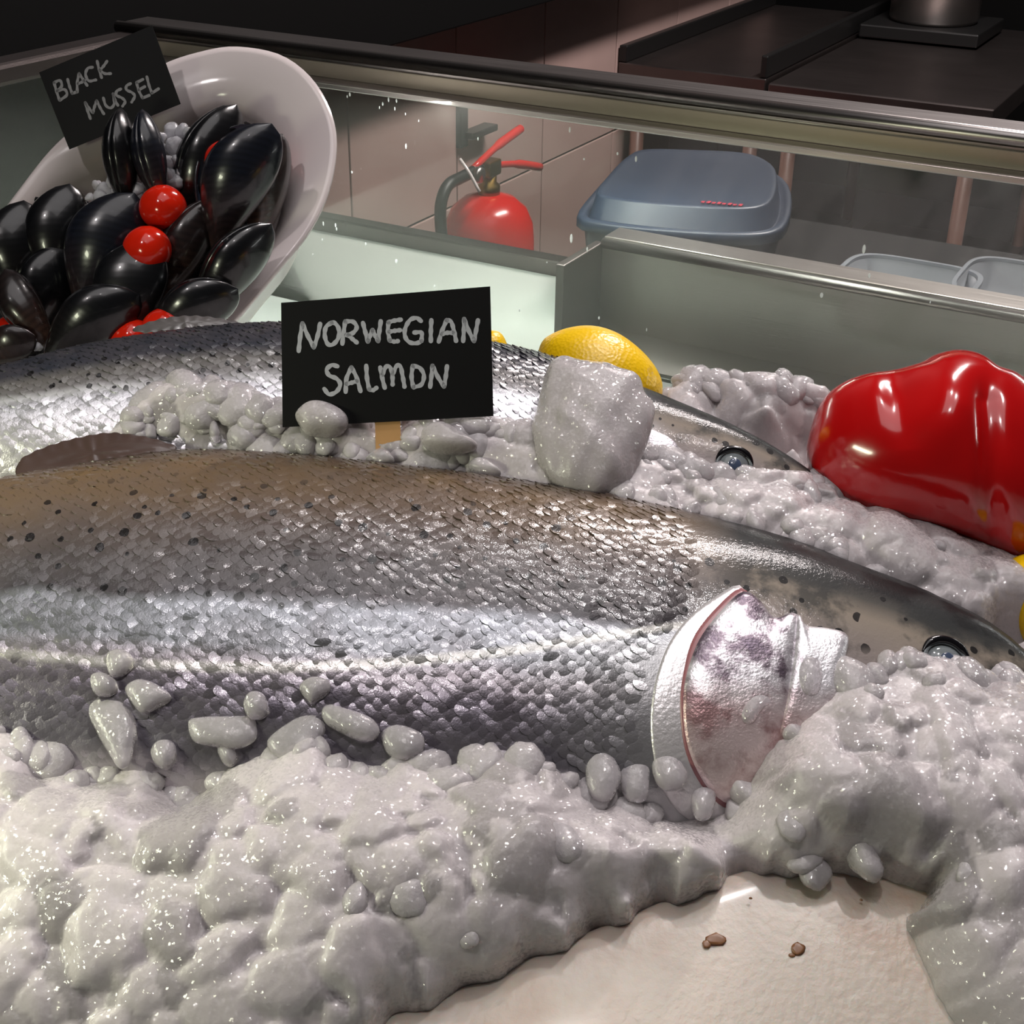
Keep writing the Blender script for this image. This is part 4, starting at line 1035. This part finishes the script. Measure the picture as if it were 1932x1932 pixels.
s1 = sign('salmon_sign', [(530.6, 571.4), (924.8, 540.4), (931, 785), (533.4, 806)], sp0, nS,
          'larger black card lettered NORWEGIAN SALMON on a wooden stick', S1, cv1, .0021, M_chalk)
nSn = nS / np.linalg.norm(nS)
stc = [hit(x, y, sp0, nSn) - nSn * .0016 for x, y in [(705, 700), (752, 700), (757, 862), (709, 862)]]
v = np.vstack([np.array(stc) + nSn * .0009, np.array(stc) - nSn * .0009])
mk('stick', v, [(0, 1, 2, 3), (7, 6, 5, 4), (0, 4, 5, 1), (1, 5, 6, 2), (2, 6, 7, 3), (3, 7, 4, 0)], M_wood, s1, smooth=False, label='flat wooden stick')
cv2 = lambda x, y: (x * .34161, 40 + y * .34161)
S2 = [
 [[(300, 340), (314, 390), (330, 437)], [(300, 340), (332, 328), (342, 358), (318, 385)], [(318, 385), (358, 378), (370, 408), (332, 437)]],
 [[(375, 322), (385, 360), (400, 400)], [(400, 400), (422, 392)]],
 [[(428, 392), (428, 340), (438, 290)], [(438, 290), (458, 320), (482, 355)], [(432, 345), (452, 338), (470, 328)]],
 [[(512, 255), (485, 262), (474, 295), (492, 330), (530, 325)]],
 [[(538, 222), (548, 265), (562, 312)], [(592, 222), (572, 250), (552, 272)], [(552, 272), (580, 290), (612, 290)]],
 [[(500, 538), (485, 495), (472, 450)], [(472, 450), (492, 480), (514, 506)], [(514, 506), (524, 470), (535, 440)], [(535, 440), (555, 480), (574, 512)]],
 [[(572, 425), (585, 465), (612, 480), (632, 455), (626, 402)], [(626, 402), (638, 440), (652, 465)]],
 [[(668, 375), (645, 388), (645, 410), (675, 425), (692, 445), (678, 470)]],
 [[(722, 345), (700, 358), (700, 380), (730, 395), (745, 415), (728, 448)]],
 [[(790, 322), (755, 340)], [(755, 340), (768, 385), (788, 425)], [(788, 425), (825, 410)], [(768, 380), (800, 362)]],
 [[(812, 308), (824, 355), (840, 398)], [(840, 398), (876, 374)]],
]
dB = ray(330, 400); cB = CAM + dB * .000372
nB = -HD * .62 + np.array([0, 0, .70]) + U * (-.10); nB /= np.linalg.norm(nB)
sp2 = CAM + ray(240, 330) * .000378
nS2 = -HD * .93 + np.array([0, 0, .30]) + U * .12
s2 = sign('mussel_sign', [(74, 137), (287, 48), (341, 196), (131, 282)], sp2, nS2,
          'smaller tilted black card lettered BLACK MUSSEL standing in the bowl', S2, cv2, .0019, M_chalkdim)
n2_ = nS2 / np.linalg.norm(nS2)
stc = [hit(x, y, sp2, n2_) - n2_ * .0016 for x, y in [(222, 150), (240, 150), (246, 360), (228, 360)]]
v = np.vstack([np.array(stc) + n2_ * .0009, np.array(stc) - n2_ * .0009])
mk('stick', v, [(0, 1, 2, 3), (7, 6, 5, 4), (0, 4, 5, 1), (1, 5, 6, 2), (2, 6, 7, 3), (3, 7, 4, 0)], M_wood, s2, smooth=False)

# ================================================================ BOWL
rim_px = [(-130, 560), (-60, 480), (0, 405), (82, 298), (130, 250), (200, 190), (300, 125), (380, 97), (450, 88), (535, 106), (598, 160), (632, 240), (625, 335), (588, 425), (520, 512), (440, 605), (330, 700), (180, 770), (0, 800), (-120, 720)]
inn_px = [(-110, 570), (-50, 505), (10, 430), (75, 350), (130, 308), (200, 276), (285, 235), (360, 190), (425, 178), (480, 200), (518, 250), (533, 315), (525, 385), (505, 440), (460, 505), (400, 580), (310, 665), (170, 735), (0, 765), (-105, 700)]
NB = 120
def align(px):
    p = spline(px, NB, closed=True); return p
ro = align(rim_px); ri = align(inn_px)
RO = np.array([hit(x, y, cB, nB) for x, y in ro]); RI = np.array([hit(x, y, cB, nB) for x, y in ri]) - nB * .008
cc = RI.mean(0); co_ = RO.mean(0)
def ringI(s, d): return cc + (RI - cc) * s - nB * d
def ringO(s, d): return co_ + (RO - co_) * s - nB * d
rings = [ringI(.35, .080), ringI(.6, .075), ringI(.8, .058), ringI(.93, .032), ringI(.985, .012), RI, (RI * .55 + RO * .45) + nB * .003, RI * .12 + RO * .88 + nB * .001, RO, RO - nB * .004, ringO(.975, .007), ringO(.86, .030), ringO(.74, .062), ringO(.5, .088), ringO(.3, .090)]
bowl = recalc(mk('bowl', *loft(rings), M_porcelain, label='large white porcelain bowl of mussels tipped towards the salmon', cat='bowl', origin=cc - nB * .08))

# ================================================================ MUSSELS
def m_shell(name, base, tip):
    t = NT(name); tc = t.n('ShaderNodeTexCoord').outputs['Object']
    mp = t.n('ShaderNodeMapping', Vector=tc); mp.inputs['Location'].default_value = (.035, 0, 0)
    wv = t.n('ShaderNodeTexWave', Vector=mp.outputs[0], Scale=70.0); wv.wave_type = 'RINGS'; wv.rings_direction = 'Z'; wv.inputs['Distortion'].default_value = 1.2; wv.inputs['Detail'].default_value = 3
    sx = t.n('ShaderNodeSeparateXYZ', Vector=tc)
    g = t.ramp(t.math('MULTIPLY_ADD', sx.outputs[0], -12.0, .3), [(.2, G(0)), (.75, G(1))])
    c = t.mix(t.math('MULTIPLY', t.math('MULTIPLY', g, t.noise(tc, 60, 3)), 1.2), base, tip)
    c = t.mix(t.math('MULTIPLY', wv.outputs[0], .35), c, srgb(6, 7, 10))
    t.P(Base_Color=c, Roughness=.26); t.b.inputs['Coat Weight'].default_value = .3
    t.bump(wv.outputs[0], .05, .0004); return t.m
M_sh = [m_shell('shell_blueblack', srgb(20, 23, 32), srgb(60, 42, 38)), m_shell('shell_brown', srgb(34, 26, 26), srgb(104, 72, 56)), m_shell('shell_black', srgb(12, 13, 16), srgb(40, 32, 30))]
M_nacre = simple('nacre', srgb(92, 108, 132), .22, noise=(40, .6))
M_flesh = simple('mussel_flesh', srgb(120, 80, 40), .35)
def valve(L, Wd, D, sgn, inner=False):
    """one valve: pointed hinge end at -x, round end at +x; shell wall with thickness"""
    nu, nv = 22, 12; vs = []
    def pt(s, a, k):
        x = -L / 2 + L * s
        hw = Wd / 2 * (math.sin(math.pi * min(1, s ** 1.45)) ** .6 if 0 < s < 1 else 0) * (.95 + .1 * s)
        bend = Wd * .16 * math.sin(math.pi * s)
        d = D * (math.sin(math.pi * s ** 1.1) ** .7 if 0 < s < 1 else 0)
        return (x, hw * math.cos(a) * k + bend, sgn * d * math.sin(a) * k)
    fs = []
    for k in (1.0, .90):
        for i in range(nu + 1):
            for j in range(nv + 1): vs.append(pt(i / nu, math.pi * j / nv, k))
    m_ = nv + 1; o2 = (nu + 1) * m_
    for i in range(nu):
        for j in range(nv):
            fs.append((i * m_ + j, (i + 1) * m_ + j, (i + 1) * m_ + j + 1, i * m_ + j + 1)); fs.append((o2 + i * m_ + j, o2 + i * m_ + j + 1, o2 + (i + 1) * m_ + j + 1, o2 + (i + 1) * m_ + j))
        fs.append((i * m_, o2 + i * m_, o2 + (i + 1) * m_, (i + 1) * m_)); fs.append((i * m_ + nv, (i + 1) * m_ + nv, o2 + (i + 1) * m_ + nv, o2 + i * m_ + nv))
    return np.array(vs), fs
def mussel(cpx, Lpx, ang, face, lab, mi, depth, open_=0.0, wf=.46, off=0.0):
    """ang: direction of the round end in the picture (deg, 90 = up); face: spin about its length"""
    c = hit(cpx[0], cpx[1], cB + nB * off, nB)
    sc_ = np.linalg.norm(c - CAM) / 2650
    L = Lpx * sc_
    R_ = C2W[:, 0]; Up = C2W[:, 1]; Bk = C2W[:, 2]
    a = math.radians(ang); ax = R_ * math.cos(a) + Up * math.sin(a) + Bk * depth; ax /= np.linalg.norm(ax)
    sd = np.cross(Bk, ax); sd /= np.linalg.norm(sd); nn = np.cross(ax, sd)
    fr = math.radians(face); y_ = sd * math.cos(fr) + nn * math.sin(fr); z_ = np.cross(ax, y_)
    R3 = np.stack([ax, y_, z_], 1)
    r = empty('mussel', c, lab, 'mussel', 'mussels in the white bowl', R=R3)
    for sg in (1, -1):
        v, f_ = valve(L, L * wf, L * .17, sg)
        if open_:
            o = math.radians(open_) * sg * .5; x = v[:, 0] + L / 2; z = v[:, 2].copy()
            v[:, 0] = -L / 2 + x * math.cos(o) - z * math.sin(o); v[:, 2] = x * math.sin(o) + z * math.cos(o)
        q = v @ R3.T + c
        sh = recalc(mk('shell', q, f_, M_sh[mi], r))
        sh.data.materials.append(M_nacre)
        # inner skin of the wall gets the nacre
        for p in sh.data.polygons:
            if all(i >= 23 * 13 for i in p.vertices): p.material_index = 1
    return r
ML = [
 ((234, 302), 185, 92, 80, 'mussel standing upright before the mussel card, the wider of two', 2, .1, 0, .42, .044),
 ((287, 300), 180, 100, 75, 'slimmer upright mussel leaning against the mussel card', 0, .1, 0, .34, .046),
 ((392, 330), 275, 66, 60, 'long upright mussel behind the highest tomato', 2, .1, 0, .42, .012),
 ((452, 355), 270, 68, 25, 'gaping mussel showing a pale blue inside, beside the bowl lip', 0, .1, 32, .46, .030),
 ((502, 370), 235, 74, 70, 'reddish brown mussel pressed against the inner bowl lip', 1, .1, 0, .46, .012),
 ((350, 480), 240, 58, 60, 'brown mussel slanting below the largest tomato', 1, .1, 0, .40, .016),
 ((205, 490), 260, 66, 15, 'broad mussel with a glinting blue-grey round end', 0, .15, 0, .50, .026),
 ((120, 460), 215, 82, 20, 'black mussel between the glinting one and the bowl edge', 2, .1, 0, .50, .018),
 ((45, 485), 200, 88, 25, 'round-ended black mussel at the low rim of the bowl', 2, .1, 0, .55, .020),
 ((60, 590), 180, 120, 40, 'mussel with a grey worn edge low in the pile', 1, .1, 0, .42, .034),
 ((262, 560), 210, 80, 10, 'black mussel right under the lower tomato', 2, .1, 0, .62, .034),
 ((440, 520), 240, 52, 60, 'mussel lying along the lower inner lip behind the salmon fin', 2, .1, 0, .46, .022),
 ((360, 600), 210, 30, 40, 'low mussel above the two half-hidden tomatoes', 2, .1, 0, .50, .028),
 ((170, 625), 230, 35, 30, 'flat black mussel touching the far salmon back', 2, .1, 0, .48, .036),
 ((160, 385), 90, 155, 70, 'thin shell edge poking up at the pile top near the sign', 0, .1, 0, .40, .010),
 ((92, 400), 70, 130, 60, 'small dark shell tip over the low rim of the bowl', 2, .1, 0, .40, .008),
 ((18, 662), 110, 30, 20, 'olive brown shell at the edge next to the far salmon', 1, .1, 0, .62, .040),
 ((430, 440), 230, 70, 75, 'narrow mussel wedged under the gaping one', 2, .1, 0, .40, .008),
 ((300, 610), 180, 160, 30, 'black mussel deep in the pile behind the far salmon', 2, .0, 0, .55, .010),
 ((100, 560), 200, 70, 40, 'dark mussel sunk in the pile under the black ones', 2, .0, 0, .55, .010),
]
for a in ML: mussel(*a)
mk('mussel_bed', *inflate([(0, 450), (60, 425), (130, 410), (220, 390), (330, 330), (400, 260), (470, 230), (515, 290), (520, 370), (480, 470), (400, 580), (300, 660), (150, 720), (0, 740), (-90, 680), (-80, 540)],
                          cB - nB * .012, nB, .012, .03, N=80, K=10), simple('dark_shell_heap', srgb(13, 12, 14), .5, bump=(200, 1, .004)), kind='stuff',
   label='dark packed shells filling the bowl beneath the mussels', cat='shells')

# tomatoes
def tomato(px, r_px, lab, off, sq=.95):
    c = hit(*px, cB + nB * off, nB); s = r_px * np.linalg.norm(c - CAM) / 2650
    v, f_ = ICO4 if r_px > 30 else ICO3
    mk('cherry_tomato', v * [s, s, s * sq] * (1 + .012 * np.sin(5 * np.arctan2(v[:, 1], v[:, 0])))[:, None] + c, f_, M_red, label=lab, cat='tomato', group='cherry tomatoes among the mussels', origin=c - [0, 0, s * sq])
tomato((308, 392), 43, 'largest bright cherry tomato in the middle of the mussels', .040)
tomato((278, 470), 44, 'lower cherry tomato under the largest one', .044)
tomato((425, 302), 37, 'highest cherry tomato, tucked behind the gaping mussel', .034)
tomato((309, 622), 41, 'cherry tomato behind the fin of the far salmon', .034)
tomato((250, 640), 42, 'half hidden cherry tomato on the pile side of the fin', .026)
tomato((515, 300), 24, 'small patch of tomato showing next to the bowl lip', .006)
tomato((55, 425), 26, 'sliver of tomato above the round-ended black mussel', .008)
tomato((25, 625), 32, 'dark red tomato over the olive brown shell', .030)
tomato((182, 415), 22, 'dull red tomato bit behind the glinting mussel', .012)
v, f_ = inflate([(350, 300), (362, 278), (385, 275), (392, 300), (380, 335), (355, 340)], cB + nB * .016, nB, .008, .006, N=40, K=6)
mk('lemon_wedge', v, f_, M_lemon, label='dull yellow lemon wedge behind the ice in the mussel bowl', cat='lemon')
# ice clumps in the bowl
def clump(spots, lab, r0, off):
    parts = []
    for (x, y, r) in spots:
        c = hit(x, y, cB + nB * (off + rng.uniform(-.003, .003)), nB); s = r * .00034
        parts.append((lumpy(ICO3[0], .16) * [s, s * .9, s] @ rotm().T + c, ICO3[1]))
    v, f_ = join(parts); mk('ice_clump', v, f_, M_iceclear2, label=lab, cat='ice', group=IG)
M_iceclear2 = m_ice('bowl_ice', (.80, .80, .84, 1), trans=.5, sss=.6, rough=.2, bump=.3)
clump([(300, 262, 17), (322, 246, 17), (345, 248, 16), (360, 255, 17), (372, 270, 13), (305, 285, 18), (330, 275, 20), (350, 285, 18), (312, 308, 18), (335, 305, 18), (345, 325, 15), (318, 330, 16), (330, 345, 18), (300, 325, 12), (362, 300, 14)],
      'taller clump of ice nuggets between the upright mussels and the lemon', .01, .030)
clump([(185, 350, 13), (200, 362, 18), (215, 345, 15), (228, 360, 18), (245, 350, 15), (258, 358, 16), (262, 372, 14), (238, 378, 15), (212, 382, 17), (222, 398, 14), (190, 372, 14), (170, 372, 10)],
      'lower clump of ice nuggets at the foot of the upright mussels', .01, .032)
clump([(100, 668, 14), (120, 655, 12), (85, 680, 12), (70, 655, 10), (110, 645, 9), (60, 640, 12)], 'small ice clump between the shells and the far salmon back', .01, .034)

# ================================================================ PEPPER AND LEMONS
pz = CAM + ray(1760, 880) * .000275
pep_px = [(1524, 862), (1534, 795), (1558, 748), (1600, 721), (1660, 710), (1715, 700), (1748, 682), (1788, 672), (1828, 680), (1856, 706), (1895, 716), (1935, 745), (1985, 800), (2010, 900), (1990, 1000), (1940, 1052), (1888, 1064), (1835, 1042), (1765, 1025), (1690, 1008), (1600, 975), (1550, 930)]
nP = C2W[:, 2] * .93 + np.array([0, 0, .3]); nP /= np.linalg.norm(nP)
def pdisp(vs, c, n):
    q = proj(vs); x, y = q[:, 0], q[:, 1]; fr = np.maximum(0, (vs - c) @ n) / .055
    g = lambda cx, s: np.exp(-((x - cx) / s) ** 2)
    gx = 1868 + (y - 850) * .05
    d = -.005 * np.exp(-((x - gx) / 24) ** 2) * np.clip((y - 690) / 60, 0, 1) - .006 * np.exp(-((x - 1690 - (y - 700) * .12) / 30) ** 2) * np.clip(1 - (y - 700) / 150, 0, 1)
    d += .006 * np.exp(-((x - 1785) / 55) ** 2 - ((y - 760) / 80) ** 2) - .003 * np.exp(-((x - 1740) / 40) ** 2 - ((y - 740) / 50) ** 2)
    return vs + n * (d * np.clip(fr * 1.5, 0, 1))[:, None]
v, f_ = inflate(pep_px, pz, nP, .055, .050, N=200, K=60, pw=.5, disp=pdisp)
pep = recalc(mk('bell_pepper', v, f_, M_pepper, label='large glossy red bell pepper standing in the ice beside the salmon heads', cat='bell pepper', origin=pz - np.array([0, 0, .06])))
v, f_ = inflate([(1522, 880), (1532, 870), (1550, 905), (1562, 935), (1545, 925), (1530, 905)], pz - nP * .02, nP, .01, .01, N=40, K=8)
lz = CAM + ray(1130, 700) * .000298
def lemon(px, P, n, fr, lab, disp=None):
    v, f_ = inflate(px, P, n, fr, fr * .8, N=96, K=20, disp=disp); recalc(mk('lemon', v, f_, M_lemon, label=lab, cat='lemon', group='lemons around the salmon'))
lemon([(1018, 655), (1045, 632), (1090, 621), (1130, 623), (1170, 638), (1210, 668), (1238, 700), (1250, 732), (1240, 765), (1190, 800), (1120, 810), (1050, 780), (1015, 720)], lz, nP, .028, 'big yellow lemon half behind the far salmon by the steel')
lemon([(905, 640), (918, 628), (940, 628), (952, 640), (958, 665), (935, 690), (905, 680)], CAM + ray(930, 655) * .00030, nP, .012, 'small tip of a lemon showing at the edge of the salmon card')
lemon([(1886, 1072), (1905, 1056), (1935, 1046), (1980, 1050), (2020, 1090), (2030, 1160), (1990, 1220), (1940, 1215), (1900, 1170), (1884, 1120)], CAM + ray(1940, 1130) * .000262, nP, .022, 'yellow lemon under the pepper, half buried in ice')
